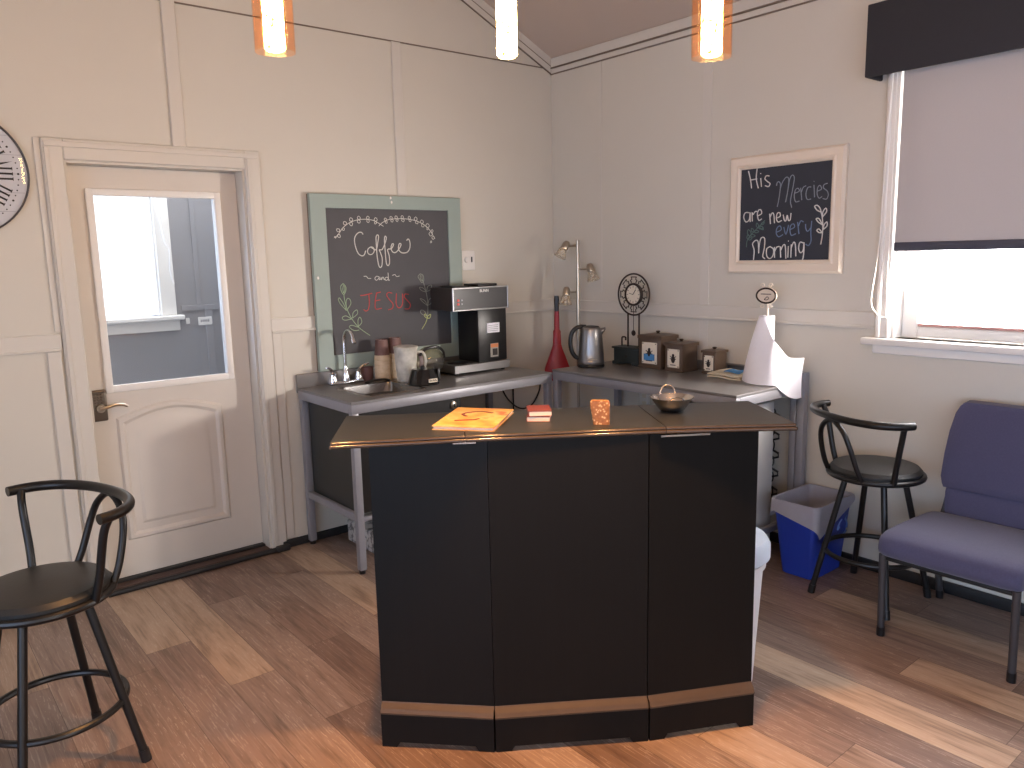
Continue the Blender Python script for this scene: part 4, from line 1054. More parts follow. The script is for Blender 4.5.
def text_mesh(body, size, M, name, m, parent, ext=.0006):
    cu = bpy.data.curves.new(name, 'FONT')
    cu.body = body; cu.size = size; cu.extrude = ext; cu.align_x = 'CENTER'; cu.align_y = 'CENTER'
    o = bpy.data.objects.new(name, cu)
    C.objects.link(o)
    dg = bpy.context.evaluated_depsgraph_get()
    me = bpy.data.meshes.new_from_object(o.evaluated_get(dg))
    bpy.data.objects.remove(o)
    bpy.data.curves.remove(cu)
    me.transform(Matrix.Translation(-rootloc(parent)) @ M)
    me.materials.append(m)
    r = bpy.data.objects.new(name, me)
    C.objects.link(r); r.parent = parent
    return r
def face_y(x, y, z):   # text facing -y
    return Matrix.Translation((x, y, z)) @ Matrix.Rotation(PI / 2, 4, 'X')
def face_x(x, y, z):   # text facing -x
    return Matrix.Translation((x, y, z)) @ Matrix.Rotation(-PI / 2, 4, 'Z') @ Matrix.Rotation(PI / 2, 4, 'X')
MB2 = MB().box((-1.405, -.512, TZ + .018), (-1.350, -.503, TZ + .038), .001, 1)
lb_ = MB2.build('label_plate', CREAM, fb)
text_mesh('BUNN', .016, face_y(-1.3775, -.5125, TZ + .028), 'lettering', INK, lb_)

# ------------------------------------------------------------------ coffee maker
cm = thing('coffee_maker', 'black and steel commercial coffee maker on the left work table', 'coffee maker', (-.875, -.19, TZ))
KX0, KX1, KY0, KY1 = -1.100, -.682, -.325, -.095
HZ, KT = 1.282, 1.420
MB().box((KX0, KY0, TZ + .012), (KX1, KY1, TZ + .06), .004, 2).build('base', mat('maker_side', (92, 88, 84), .4, .5), cm)
MB().box((KX0 - .001, KY0 - .004, TZ + .012), (KX1 + .001, KY0 + .002, TZ + .06), .002, 1).build('base_front', STEEL, cm)
for x in (KX0 + .03, KX1 - .03):
    for y in (KY0 + .03, KY1 - .03):
        MB().cyl((x, y, TZ), (x, y, TZ + .013), .012, .014, 12).build('foot', BLACKP, cm)
MB().lathe([(.066, 0), (.068, .006), (.060, .010), (0, .009)], (-1.0, -.215, TZ + .06), 32, cap=False).build('warmer_plate', BLACKP, cm)
MB().box((-.905, KY0 + .020, TZ + .06), (KX1 - .001, KY1, HZ), .006, 2).build('tower', BLACKP, cm)
MB().box((KX0, KY0 + .004, HZ), (KX1, KY1, KT - .002), .004, 1).build('head', mat('maker_head', (62, 58, 56), .4, .3), cm)
fp = MB().box((KX0 + .008, KY0 - .002, HZ + .009), (KX1 - .008, KY0 + .004, KT - .010), .002, 1).build('faceplate', DARKGL, cm)
m = MB(); rect_frame(m, 'y', KX0 - .001, KX1 + .001, HZ - .001, KT - .001, .009, KY0 - .004, KY0 + .006, .002)
m.build('faceplate_border', STEEL, fp)
text_mesh('BUNN', .024, face_y(-.868, KY0 - .0028, KT - .026), 'lettering', WHITE, fp)
for k in range(2):
    MB().box((KX0 + .030, KY0 - .007, HZ + .034 + k * .022), (KX0 + .046, KY0 - .001, HZ + .048 + k * .022), .002, 1).build('rocker_switch', LEDR, fp)
    MB().sphere((KX0 + .066, KY0 - .002, HZ + .041 + k * .022), .005, (1, .5, 1), 10, 6).build('indicator_lamp', FRAMEM, fp)
MB().box((-.87, -.27, KT - .002), (-.72, -.12, KT + .014), .006, 2).build('pour_lid', BLACKP, cm)
MB().box((-1.05, -.27, KT - .002), (-.93, -.13, KT + .006), .003, 1).build('top_vent', BLACKP, cm)
nt_ = MB().box((-.838, KY0 + .0165, 1.135), (-.742, KY0 + .0195, 1.195)).build('paper_note', PAPER, cm, smooth=False)
m = MB()
for k in range(4):
    m.box((-.83, KY0 + .0150, 1.146 + k * .011), (-.752, KY0 + .0167, 1.1485 + k * .011))
m.build('note_lines', FRAMEM, nt_)
st_ = MB().box((-.815, KY0 + .0165, .985), (-.755, KY0 + .0195, 1.068)).build('warning_sticker', mat('sticker_grey', (150, 146, 138), .5), cm, smooth=False)
MB().box((-.813, KY0 + .0150, 1.044), (-.757, KY0 + .0168, 1.066)).build('orange_band', mat('sticker_orange', (206, 124, 74), .5), st_, smooth=False)
MB().box((-.800, KY0 + .0150, .995), (-.762, KY0 + .0168, 1.036)).build('pictogram', INK, st_, smooth=False)
MB().box((KX1, -.20, 1.30), (KX1 + .016, -.15, 1.37), .004, 2).build('side_fitting', WHITEP, cm)
pc_ = MB().tube(catmull([(-.672, -.18, 1.30), (-.655, -.16, 1.25), (-.60, -.07, 1.05), (-.575, -.035, .97), (-.56, -.010, .90), (-.50, -.026, .70), (-.42, -.028, .60), (-.33, -.028, .555), (-.24, -.026, .575), (-.17, -.02, .66), (-.15, -.012, .74)], 8), .0055, 8)
tag(pc_.build('power_cord', BLACKP), 'black power cord looping down from the coffee maker below the table', 'cord')
pc2 = MB().tube(catmull([(-.395, -.012, .84), (-.40, -.012, .70), (-.40, -.012, .40), (-.41, -.012, .10), (-.40, -.03, .01)], 6), .005, 8)
tag(pc2.build('power_cord', BLACKP), 'thin black cord hanging straight down the left wall under the table', 'cord')

# ------------------------------------------------------------------ corner: lamp and red broom
lp = thing('floor_lamp', 'brushed nickel floor lamp with three adjustable spot heads in the corner', 'lamp', (-.112, -.355, 0))
LX, LY = -.112, -.355
RV = Vector((.771, -.636, 0)); FV = Vector((-.63, -.77, 0))
MB().lathe([(.11, 0), (.11, .012), (.02, .024), (.012, .03)], (LX, LY, 0), 36).build('base', NICKEL, lp)
MB().cyl((LX, LY, .02), (LX, LY, 1.69), .0105, None, 16).build('pole', NICKEL, lp)
for z, sd, ln, tilt, aim in ((1.652, -1, .062, .62, -.55), (1.502, 1, .066, .12, .25), (1.352, -1, .058, .12, -.1)):
    a = Vector((LX, LY, z)); b = a + RV * (sd * ln)
    hd = MB().cyl(a, b, .006, None, 10).build('lamp_arm', NICKEL, lp)
    ax_ = (Vector((0, 0, -1)) + RV * aim + FV * .25).normalized()
    top = b - ax_ * .035 + RV * sd * .018
    MB().lathe([(0, 0), (.016, .002), (.024, .018), (.026, .05), (.024, .058)], top, 24, ax_).build('socket', NICKEL, hd)
    MB().lathe([(.024, .055), (.028, .07), (.035, .095), (.043, .115), (.041, .115), (.033, .095), (.026, .07), (.022, .055)], top, 24, ax_, cap=False).build('glass_shade', FROST, hd)
    MB().sphere(top + ax_ * .075, .015, (1, 1, 1), 12, 8).build('bulb', PAPER, hd)
br = thing('broom', 'red long handled broom like tool with black grip in the corner between the tables', 'broom', (-.16, -.20, 0))
u_ = RV
def brs(z, hw, th):
    c0 = Vector((-.165, -.205, z))
    n_ = FV.normalized()
    return [tuple(c0 + u_ * (sx * hw) + n_ * (sy * th)) for sx, sy in ((-1, -.6), (-.6, -1), (.6, -1), (1, -.6), (1, .6), (.6, 1), (-.6, 1), (-1, .6))]
MB().loft([brs(0, .022, .018), brs(.74, .022, .018), brs(.80, .086, .045), brs(.835, .085, .04), brs(.90, .062, .032), brs(.97, .036, .024), brs(1.0, .028, .02)]).build('head', REDP, br)
MB().loft([brs(1.0, .0275, .018), brs(1.09, .0245, .016), brs(1.10, .018, .014), brs(1.225, .015, .012)]).build('handle', REDP, br)
MB().loft([brs(1.22, .014, .012), brs(1.26, .015, .013), brs(1.30, .018, .014), brs(1.325, .014, .012)]).build('grip', BLACKP, br)

# ------------------------------------------------------------------ things on the right work table
TZ = TB
kt = thing('electric_kettle', 'brushed steel electric kettle with black handle on the right work table', 'kettle', (-.355, -.715, TZ))
kc = Vector((-.355, -.715, TZ))
MB().lathe([(.082, 0), (.084, .006), (.080, .016), (.05, .018)], kc, 36).build('power_base', BLACKP, kt)
MB().lathe([(.080, .018), (.0815, .022), (.0815, .034), (.080, .036), (.077, .10), (.070, .18), (.0635, .225), (.060, .236), (.05, .244)], kc, 40).build('body', STEEL, kt)
MB().lathe([(.053, .240), (.048, .248), (.02, .252), (0, .2525)], kc, 32, cap=False).build('lid', BLACKP, kt)
hd_ = -RV
MB().tube(catmull([kc + hd_ * .030 + Vector((0, 0, .244)), kc + hd_ * .075 + Vector((0, 0, .243)), kc + hd_ * .112 + Vector((0, 0, .215)), kc + hd_ * .125 + Vector((0, 0, .16)), kc + hd_ * .118 + Vector((0, 0, .10)), kc + hd_ * .095 + Vector((0, 0, .062)), kc + hd_ * .075 + Vector((0, 0, .055))]), .0135, 12).build('handle', BLACKP, kt)
MB().loft([[tuple(kc + RV * r + Vector((-RV.y, RV.x, 0)) * (w_ * math.cos(a)) + Vector((0, 0, z + h_ * math.sin(a)))) for a in [2 * PI * k / 12 for k in range(12)]] for r, w_, z, h_ in ((.045, .028, .20, .03), (.068, .022, .215, .022), (.088, .012, .232, .009))]).build('spout', STEEL, kt)
MB().box((-.03, -.006, 0), (.03, .006, .006), .001, 1).xf(Matrix.Translation(kc + FV * .0805 + Vector((0, 0, .05))) @ Matrix.Rotation(math.radians(-39.5), 4, 'Z')).build('badge', NICKEL, kt)

pk = thing('pendulum_clock', 'dark metal pendulum clock with ring dial on a dark green wooden base', 'clock', (-.12, -.835, TZ))
cx = -.12
MB().box((cx - .05, -.932, TZ + .012), (cx + .05, -.73, TZ + .098), .003, 1).box((cx - .06, -.941, TZ + .098), (cx + .06, -.72, TZ + .110), .003, 1).box((cx - .057, -.938, TZ), (cx + .057, -.885, TZ + .02), .003, 1).box((cx - .057, -.78, TZ), (cx + .057, -.723, TZ + .02), .003, 1).build('base', DKGREEN, pk)
MB().sphere((cx - .053, -.835, TZ + .055), .006, (1, 1, 1), 10, 8).build('drawer_knob', BRONZE, pk)
ry, rz, RR = -.850, TZ + .431, .125
def circ(y, z, r, n=48, x=cx):
    return [(x, y + r * math.cos(2 * PI * k / n), z + r * math.sin(2 * PI * k / n)) for k in range(n)]
fr_ = MB().tube(circ(ry, rz, RR), .0055, 10, True)
for y in (-.895, -.805):
    fr_.tube([(cx, y, TZ + .107), (cx, y, rz - RR + .012)], .0055, 8)
fr_.tube(catmull([(cx, -.755, TZ + .108), (cx, -.755, TZ + .158), (cx, -.765, TZ + .166), (cx, -.785, TZ + .164), (cx, -.786, TZ + .146)]), .005, 8)
fr_.build('frame', BRONZE, pk)
kf = MB()
for k in range(8):
    a0 = 2 * PI * k / 8
    pts = []
    for da, rr_ in ((-.24, .074), (-.30, .090), (-.16, .093), (-.20, .108), (.20, .108), (.16, .093), (.30, .090), (.24, .074)):
        a = a0 + da
        pts.append((cx, ry + rr_ * math.cos(a), rz + rr_ * math.sin(a)))
    kf.tube(pts, .0036, 6)
kf.build('fretwork', BRONZE, pk)
MB().lathe([(.066, -.012), (.070, -.004), (.070, .006), (.064, .012), (.058, .010), (.056, .003)], (cx, ry, rz), 40, (-1, 0, 0)).build('bezel', BRONZE, pk)
dl = MB().lathe([(0, 0), (.057, 0), (.057, .004), (0, .0045)], (cx, ry, rz), 36, (-1, 0, 0), cap=False).build('dial', CREAM, pk)
m = MB()
for k in range(12):
    a = k * PI / 6
    m.tube([(cx - .0055, ry + .042 * math.sin(a), rz + .042 * math.cos(a)), (cx - .0055, ry + .051 * math.sin(a), rz + .051 * math.cos(a))], .0018, 5)
m.build('hour_marks', INK, dl)
MB().tube([(cx - .007, ry, rz), (cx - .007, ry - .022, rz + .03)], .0022, 6).tube([(cx - .007, ry, rz), (cx - .007, ry + .03, rz - .003 + .01)], .0016, 6).build('hands', INK, pk)
pd = MB().tube([(cx, ry, rz - .07), (cx, ry, TZ + .21)], .002, 6).build('pendulum_rod', BRONZE, pk)
MB().lathe([(0, -.006), (.014, -.004), (.018, 0), (.014, .004), (0, .006)], (cx, ry, TZ + .195), 20, (-1, 0, 0)).build('pendulum_bob', BRONZE, pd)

def canister(y, x0, w_, d_, h_, lab, tape=False):
    t = thing('canister', lab, 'canister', (x0 + d_ / 2, y, TZ), 'brown square tins')
    x1 = x0 + d_
    MB().box((x0, y - w_ / 2, TZ + .004), (x1, y + w_ / 2, TZ + h_ * .86), .005, 2).box((x0 - .003, y - w_ / 2 - .003, TZ), (x1 + .003, y + w_ / 2 + .003, TZ + .012), .003, 1).build('body', CANB, t)
    ld = MB()
    zl = TZ + h_ * .86
    def sq(e, z):
        return [(x0 - e, y - w_ / 2 - e, z), (x1 + e, y - w_ / 2 - e, z), (x1 + e, y + w_ / 2 + e, z), (x0 - e, y + w_ / 2 + e, z)]
    ld.loft([sq(.005, zl), sq(.005, zl + h_ * .09), sq(-.002, zl + h_ * .105), sq(-w_ * .2, zl + h_ * .135)])
    lid = ld.build('lid', CANB, t, ang=20)
    xc = (x0 + x1) / 2
    MB().lathe([(.012, 0), (.008, h_ * .03), (.014, h_ * .06), (.010, h_ * .085), (0, h_ * .09)], (xc, y, zl + h_ * .13), 18).build('knob', BRONZE, lid)
    pw, ph = w_ * .66, h_ * .62
    zc_ = TZ + h_ * .45
    pl_ = MB().box((x0 - .004, y - pw / 2, zc_ - ph / 2), (x0 + .002, y + pw / 2, zc_ + ph / 2), .0012, 1).build('label_plate', CREAM, t)
    m = MB().sphere((x0 - .004, y, zc_ - ph * .06), ph * .17, (.12, .8, 1.15), 14, 10).sphere((x0 - .004, y, zc_ + ph * .16), ph * .09, (.15, .9, 1), 10, 8)
    for s_ in (-1, 1):
        m.tube([(x0 - .0045, y, zc_), (x0 - .0045, y + s_ * ph * .2, zc_ + ph * .12)], .0022, 5)
        m.tube([(x0 - .0045, y, zc_ - ph * .08), (x0 - .0045, y + s_ * ph * .2, zc_ - ph * .02)], .0022, 5)
    m.tube([(x0 - .0042, y - pw * .22, zc_ - ph * .36), (x0 - .0042, y + pw * .22, zc_ - ph * .36)], .0025, 5)
    m.build('emblem', INK, pl_)
    for sy in (-1, 1):
        for sz in (-1, 1):
            MB().sphere((x0 - .004, y + sy * pw * .43, zc_ + sz * ph * .44), .0035, (.6, 1, 1), 8, 6).build('rivet', INK, pl_)
    if tape:
        MB().box((x0 - .0062, y - pw * .36, zc_ - ph * .34), (x0 - .0035, y + pw * .36, zc_ - ph * .04)).build('blue_tape', BLUET, pl_, smooth=False)
    return t
canister(-1.035, -.185, .172, .15, .205, 'largest of the three brown square tins, with blue tape on its label', True)
canister(-1.222, -.195, .128, .14, .172, 'middle sized brown square tin between the largest and smallest tins')
canister(-1.430, -.145, .092, .105, .140, 'smallest brown square tin beside the folded cream cloth')

# folded cloth
fo = thing('folded_cloth', 'folded cream cloth with a blue patch beside the paper towel', 'cloth', (-.19, -1.52, TZ))
def cloth_layer(z0, z1, pts, th):
    rows = []
    for i in range(9):
        v = i / 8
        row = []
        for j in range(9):
            u = j / 8
            p = Vector(pts[0]) * (1 - u) * (1 - v) + Vector(pts[1]) * u * (1 - v) + Vector(pts[2]) * u * v + Vector(pts[3]) * (1 - u) * v
            row.append((p.x, p.y, z0 + (z1 - z0) * v + .004 * math.sin(5 * u + 3 * v)))
        rows.append(row)
    return MB().grid(rows, th)
Q1 = [(-.225, -1.480), (-.215, -1.68), (-.065, -1.70), (-.065, -1.52)]
cloth_layer(TZ + .008, TZ + .012, Q1, .007).build('lower_fold', CLOTH, fo)
cloth_layer(TZ + .022, TZ + .034, [(x + .004, y + .003) for x, y in Q1], .008).build('upper_fold', CLOTH, fo)
cloth_layer(TZ + .033, TZ + .040, [(-.175, -1.55), (-.168, -1.645), (-.10, -1.655), (-.105, -1.565)], .003).build('blue_patch', BLUET, fo)
dbx = MB().box((-.057, -1.62, TZ), (-.026, -1.49, TZ + .052), .004, 2).build('dark_box', mat('dark_blue_box', (52, 58, 68), .6)); tag(dbx, 'low dark blue box at the back between smallest tin and paper towel', 'box'); seat_origin(dbx)

# paper towel on its stand
TX, TY = -.15, -1.795
pt = thing('towel_holder', 'upright paper towel holder with an oval scroll plaque on top', 'towel holder', (TX, TY, TZ))
MB().lathe([(.075, 0), (.076, .006), (.02, .014), (.008, .018)], (TX, TY, TZ), 36).build('base', FRAMEW, pt)
pz = 1.366
MB().cyl((TX, TY, TZ + .01), (TX, TY, pz - .04), .006, None, 12).build('pole', FRAMEW, pt)
pz = 1.366
pq = MB().lathe([(0, -.004), (.060, -.004), (.062, 0), (.058, .005), (.050, .003), (0, .003)], (TX, TY + .01, pz), 40, (-1, 0, 0), cap=False, sx=.70, sy=1.0).build('plaque', FRAMEW, pt)
ringp = []
for k in range(40):
    a = 2 * PI * k / 40
    ringp.append((TX - .004, TY + .01 + .056 * math.cos(a), pz + .0375 * math.sin(a)))
MB().tube(ringp, .0048, 8, True).build('plaque_rim', BRONZE, pq)
m = MB()
m.tube([(TX - .0045, TY + .04, pz + .008), (TX - .0045, TY - .02, pz + .008)], .0022, 5).tube(catmull([(TX - .0045, TY + .02, pz - .02), (TX - .0045, TY + .003, pz - .006), (TX - .0045, TY - .006, pz - .014), (TX - .0045, TY + .005, pz - .022), (TX - .0045, TY + .02, pz - .02)]), .002, 5)
m.build('plaque_motif', BRONZE, pq)
m = MB()
for zz, sgn in ((pz + .043, 1), (pz - .043, -1)):
    for s_ in (-1, 1):
        sc_ = []
        for k in range(20):
            a = k / 19 * 2.2 * PI
            r = .017 * (1 - k / 26)
            sc_.append((TX, TY + .01 + s_ * (.022 + r * math.cos(a) * .8), zz + sgn * (.008 + r * math.sin(a) * .8)))
        m.tube(sc_, .0026, 6)
m.build('scrollwork', FRAMEW, pt)
tr_ = thing('paper_towel', 'white paper towel roll with a loose sheet draped over the table end', 'paper towel', (TX, TY, TZ + .02))
MB().lathe([(.020, 0), (.037, 0), (.037, .325), (.020, .325), (.020, 0)], (TX, TY, TZ + .022), 32, cap=False).build('roll', PAPER, tr_)
# loose sheet: starts on the roll, flares into a cone round the front and hangs past the table end
cols = [((-.150, -1.758, 1.246), (-.175, -1.685, .922)), ((-.180, -1.764, 1.246), (-.245, -1.715, .915)), ((-.189, -1.795, 1.235), (-.290, -1.775, .910)), ((-.200, -1.830, 1.195), (-.300, -1.84, .908)),
        ((-.222, -1.868, 1.150), (-.285, -1.895, .908)), ((-.225, -1.895, 1.120), (-.262, -1.925, .905)), ((-.200, -1.912, 1.085), (-.235, -1.936, .880)), ((-.165, -1.930, 1.045), (-.185, -1.950, .845)), ((-.135, -1.955, 1.038), (-.150, -1.968, .832)), ((-.105, -1.985, 1.040), (-.120, -1.985, .836))]
up17 = Vector((0, 0, .016))
tp = [p + up17 for p in catmull([c_[0] for c_ in cols], 4)]; bt_ = [p + up17 for p in catmull([c_[1] for c_ in cols], 4)]
rows = []
for i in range(11):
    v = i / 10
    rows.append([tuple(a.lerp(b, v) + Vector((-.012 * math.sin(PI * v), 0, 0))) for a, b in zip(tp, bt_)])
MB().grid(rows, .0012).build('loose_sheet', PAPER, tr_, ang=60)

# ------------------------------------------------------------------ under the right table
fg = thing('mini_fridge', 'white mini fridge under the right end of the right work table', 'fridge', (-.34, -1.655, 0))
MB().box((-.53, -1.86, .03), (-.160, -1.45, .825), .008, 2).build('cabinet', FRIDGE, fg)
fd = MB().box((-.565, -1.86, .05), (-.534, -1.45, .825), .008, 2).build('door', FRIDGE, fg)
MB().box((-.585, -1.845, .56), (-.563, -1.825, .76), .006, 2).build('handle', WHITEP, fd)
m = MB()
zz = []
for k in range(13):
    z = .16 + k * .05
    zz += [(-.145, -1.84, z), (-.145, -1.47, z)] if k % 2 == 0 else [(-.145, -1.47, z), (-.145, -1.84, z)]
m.tube(catmull(zz, 3), .006, 6)
for k in range(7):
    m.tube([(-.142 + .014 * math.cos(a), -1.845, .24 + k * .085 + .026 * math.sin(a)) for a in [2 * PI * j / 12 for j in range(12)]], .004, 6, True)
m.build('condenser_coil', BLACKM, fg)
MB().box((-.52, -1.85, 0), (-.170, -1.46, .03)).build('base_skirt', BLACKP, fg, smooth=False)
ol = thing('wall_outlet', 'white outlet cover on the right wall below the largest tin', 'outlet', (-.01, -.845, .64))
MB().box((-.008, -.885, .625), (0, -.80, .74), .003, 2).build('cover_plate', WHITE, ol)
for z in (.655, .705):
    MB().box((-.011, -.860, z - .014), (-.006, -.826, z + .014), .003, 2).build('socket', CREAM, ol)
# ------------------------------------------------------------------ bins
bn = thing('wastebasket', 'blue plastic wastebasket with a pale bag liner by the right bar stool', 'bin', (-.20, -2.10, 0))
def rect(x0, x1, y0, y1, z, r=.03, n=4):
    return rr(x0, x1, y0, y1, z, r, n)
B0 = (-.345, -.065, -2.210, -2.035)
B1 = (-.385, -.035, -2.240, -1.999)
def lerp4(t, z, e=0.0, r=.03):
    v = [B0[i] + (B1[i] - B0[i]) * t for i in range(4)]
    return rect(v[0] - e, v[1] + e, v[2] - e, v[3] + e, z, r)
MB().loft([lerp4(0, 0.001), lerp4(.03, .01), lerp4(1, .37), lerp4(1, .375, .004), lerp4(1, .37, -.004), lerp4(.05, .012, -.006)], cap=True).build('body', BLUEP, bn)
# liner: inside skin, folded over the rim, with a ragged drooping hem
top_in = [lerp4(.35, .14, -.008), lerp4(.7, .26, -.007), lerp4(1, .365, -.007), lerp4(1, .383, -.004), lerp4(1, .385, .006)]
m = MB()
secs = [list(s) for s in top_in]
nn_ = len(secs[0])
def droop(x, y):
    return .075 + .035 * math.sin(9 * x + 23 * y) + .085 * math.exp(-((x + .33) ** 2 + (y + 2.235) ** 2) / .004) + .03 * math.sin(31 * x + 5)
for f_ in (.35, .7, 1.0):
    sec = []
    for (x, y, z) in lerp4(1, .385, .010 + .004 * f_):
        d_ = droop(x, y) * f_
        cx_, cy_ = -.21, -2.11
        k_ = 1 - d_ * .28
        sec.append((cx_ + (x - cx_) * (1 - d_ * .16), cy_ + (y - cy_) * (1 - d_ * .20), z - d_))
    secs.append(sec)
m.loft(secs, cap=False).build('bag_liner', LINER, bn, ang=60)
rc = text_mesh  # recycling arrows embossed on the long side facing the room
m = MB()
for k in range(3):
    a0 = PI / 2 + k * 2 * PI / 3
    P0 = [(-.115 + .045 * math.cos(a0 + t), -2.229, .225 + .045 * math.sin(a0 + t)) for t in (.25, .7, 1.2, 1.65)]
    m.tube([P_ for P_ in P0], .006, 6)
    m.tube([P0[-1], (P0[-1][0] + .016, P0[-1][1], P0[-1][2] + .012)], .005, 6)
m.build('recycling_mark', mat('pale_blue_print', (120, 150, 210), .5), bn)

tc_ = thing('trash_can', 'tall white trash can with a lid behind the right end of the bar', 'bin', (-1.425, -2.415, 0))
tcx, tcy = -1.415, -2.415
MB().lathe([(.0, .001), (.135, .001), (.142, .008), (.168, .46), (.178, .465), (.178, .485), (.170, .49), (.172, .50)], (tcx, tcy, 0), 48, cap=False).build('body', WHITEP, tc_)
MB().lathe([(.180, .495), (.192, .50), (.192, .545), (.178, .568), (.12, .585), (0, .590)], (tcx, tcy, 0), 48, cap=False).build('lid', mat('bluish_lid', (206, 216, 230), .35), tc_)
MB().box((tcx - .05, tcy - .07, .582), (tcx + .07, tcy + .05, .602), .012, 3).build('lid_handle', WHITEP, tc_)

# ------------------------------------------------------------------ bar stools (swivel seat, backrest opens towards local -x)
def make_stool():
    t = thing('bar_stool', 'black swivel bar stool with curved back rail in front of the door wall', 'stool', (0, 0, 0), 'black bar stools')
    SH = .60
    MB().lathe([(0, SH - .012), (.175, SH - .012), (.192, SH - .004), (.193, SH + .012), (.180, SH + .026), (.14, SH + .034), (0, SH + .037)], (0, 0, 0), 56, cap=False).build('seat', VINYL, t)
    rg = MB().tube([(.198 * math.cos(a), .198 * math.sin(a), SH - .012) for a in [2 * PI * k / 56 for k in range(56)]], .0125, 10, True)
    rg.lathe([(.0, SH - .024), (.19, SH - .024), (.19, SH - .012), (0, SH - .012)], (0, 0, 0), 40, cap=False)
    rg.build('seat_ring', BLACKM, t)
    for k in range(4):
        a = PI / 4 + k * PI / 2
        c, s = math.cos(a), math.sin(a)
        lg = MB().tube([(.125 * c, .125 * s, SH - .028), (.252 * c, .252 * s, .03)], .0135, 14)
        lg = lg.build('leg', BLACKM, t)
        MB().tube([(.250 * c, .250 * s, .04), (.258 * c, .258 * s, 0.0)], .0165, 14).build('rubber_foot', BLACKP, lg)
    MB().lathe([(.05, SH - .045), (.13, SH - .038), (.14, SH - .024), (0, SH - .024)], (0, 0, 0), 28, cap=False).build('swivel_plate', BLACKM, t)
    FR = .2015
    MB().tube([(FR * math.cos(a), FR * math.sin(a), .215) for a in [2 * PI * k / 64 for k in range(64)]], .0115, 10, True).build('foot_ring', BLACKM, t)
    # back rail: a wide flattened arc
    RZ = .865
    pts = []
    for k in range(33):
        a = -PI / 2 + PI * k / 32
        ca_, sa_ = math.cos(a), math.sin(a)
        pts.append((.055 + .185 * (abs(ca_) ** .85), .278 * math.copysign(abs(sa_) ** .92, sa_), RZ))
    rail = MB().tube(pts, .0165, 14).build('back_rail', BLACKM, t)
    for s in (-1, 1):
        MB().tube(catmull([(.062, .190 * s, SH - .012), (.072, .212 * s, SH + .07), (.080, .245 * s, RZ - .06), (.092, .268 * s, RZ - .004)]), .0125, 12).build('back_post', BLACKM, t)
    hp = [(.160, -.115, SH - .012), (.190, -.112, SH + .05), (.222, -.098, SH + .15), (.237, -.068, SH + .215), (.243, 0, RZ - .012), (.237, .068, SH + .215), (.222, .098, SH + .15), (.190, .112, SH + .05), (.160, .115, SH - .012)]
    MB().tube(catmull(hp, 6), .0115, 12).build('back_hoop', BLACKM, t)
    return t
s1 = make_stool()
s2 = dup(s1, (-.29, -2.462, 0), math.atan2(.425, -.906), 'black swivel bar stool with curved back rail between wastebasket and purple chair')
for ch in s2.children:
    if ch.name.split('.')[0] in ('leg', 'foot_ring'):
        ch.rotation_euler = (0, 0, math.radians(-68))
s1.location = (-3.425, -1.365, 0)
s1.rotation_euler = (0, 0, math.atan2(.294, .955))
s1['label'] = 'black swivel bar stool with curved back rail standing alone at the left near the door'
for ch in s1.children:
    if ch.name.split('.')[0] in ('leg', 'foot_ring'):
        ch.rotation_euler = (0, 0, math.radians(-6))

# ------------------------------------------------------------------ purple stacking chair
ch_ = thing('upholstered_chair', 'purple upholstered stacking chair with dark legs below the window', 'chair', (-.37, -2.925, 0))
YC, HWs = -2.925, .265
def seat_sec(y, e):
    # outline of the cushion in x-z at a given y, e shrinks near the sides
    f = [(-.690 + e, .385), (-.686 + e, .425 - e * .5), (-.660, .452 - e * .7), (-.58, .464 - e * .7), (-.40, .455 - e * .7), (-.20, .448 - e * .7), (-.165 - e, .435 - e * .5), (-.160 - e, .40), (-.175 - e, .375 + e * .4), (-.40, .368 + e * .4), (-.60, .350 + e * .4), (-.672 + e, .352 + e * .4)]
    return [(x, y, z) for x, z in f]
ys = [(-HWs, .03), (-HWs + .008, .014), (-HWs + .025, .004), (-HWs + .06, 0), (0, 0), (HWs - .06, 0), (HWs - .025, .004), (HWs - .008, .014), (HWs, .03)]
MB().loft([seat_sec(YC + y, e) for y, e in ys]).build('seat', PURPLE, ch_, ang=70, sub=1)
def back_face(off, shr):
    prof = [(.425, .205), (.50, .214), (.545, .218), (.560, .226), (.60, .236), (.70, .232), (.80, .222), (.88, .206), (.918, .190), (.932, .165)]
    pts = []
    for z, hw in prof:
        pts.append((-HWs, hw - shr, z))
    return prof
def back_loft(prof, d0, d1, name):
    m = MB()
    secs = []
    for depth, shr in ((d0 + .014, .016), (d0 + .004, .006), (d0, .014 + .004), (d0 - .004, .034)):
        sec = []
        zm = (prof[0][0] + prof[-1][0]) / 2
        up_ = [(z, hw) for z, hw in prof]
        for z, hw in up_:
            x = -.155 + (z - .43) * .13 + depth
            s_ = max(hw - shr, .01)
            zz_ = z + (shr * .7 if z < zm and z < prof[0][0] + .02 else 0) - (shr * .7 if z > prof[-1][0] - .02 else 0)
            sec.append((x, YC + s_, zz_))
        for z, hw in reversed(up_):
            x = -.155 + (z - .43) * .13 + depth
            s_ = max(hw - shr, .01)
            zz_ = z + (shr * .7 if z < zm and z < prof[0][0] + .02 else 0) - (shr * .7 if z > prof[-1][0] - .02 else 0)
            sec.append((x, YC - s_, zz_))
        secs.append(sec)
    back = []
    for depth, shr in ((d1 - .01, .0), (d1, .012)):
        sec = []
        for z, hw in prof:
            sec.append((-.155 + (z - .43) * .13 + depth, YC + hw - shr, z))
        for z, hw in reversed(prof):
            sec.append((-.155 + (z - .43) * .13 + depth, YC - hw + shr, z))
        back.append(sec)
    m.loft(list(reversed(back)) + secs)
    return m.build(name, PURPLE, ch_, ang=50)
back_loft([(.548, .222), (.565, .230), (.60, .238), (.70, .234), (.80, .224), (.88, .208), (.918, .192), (.934, .168)], -.038, .02, 'backrest')
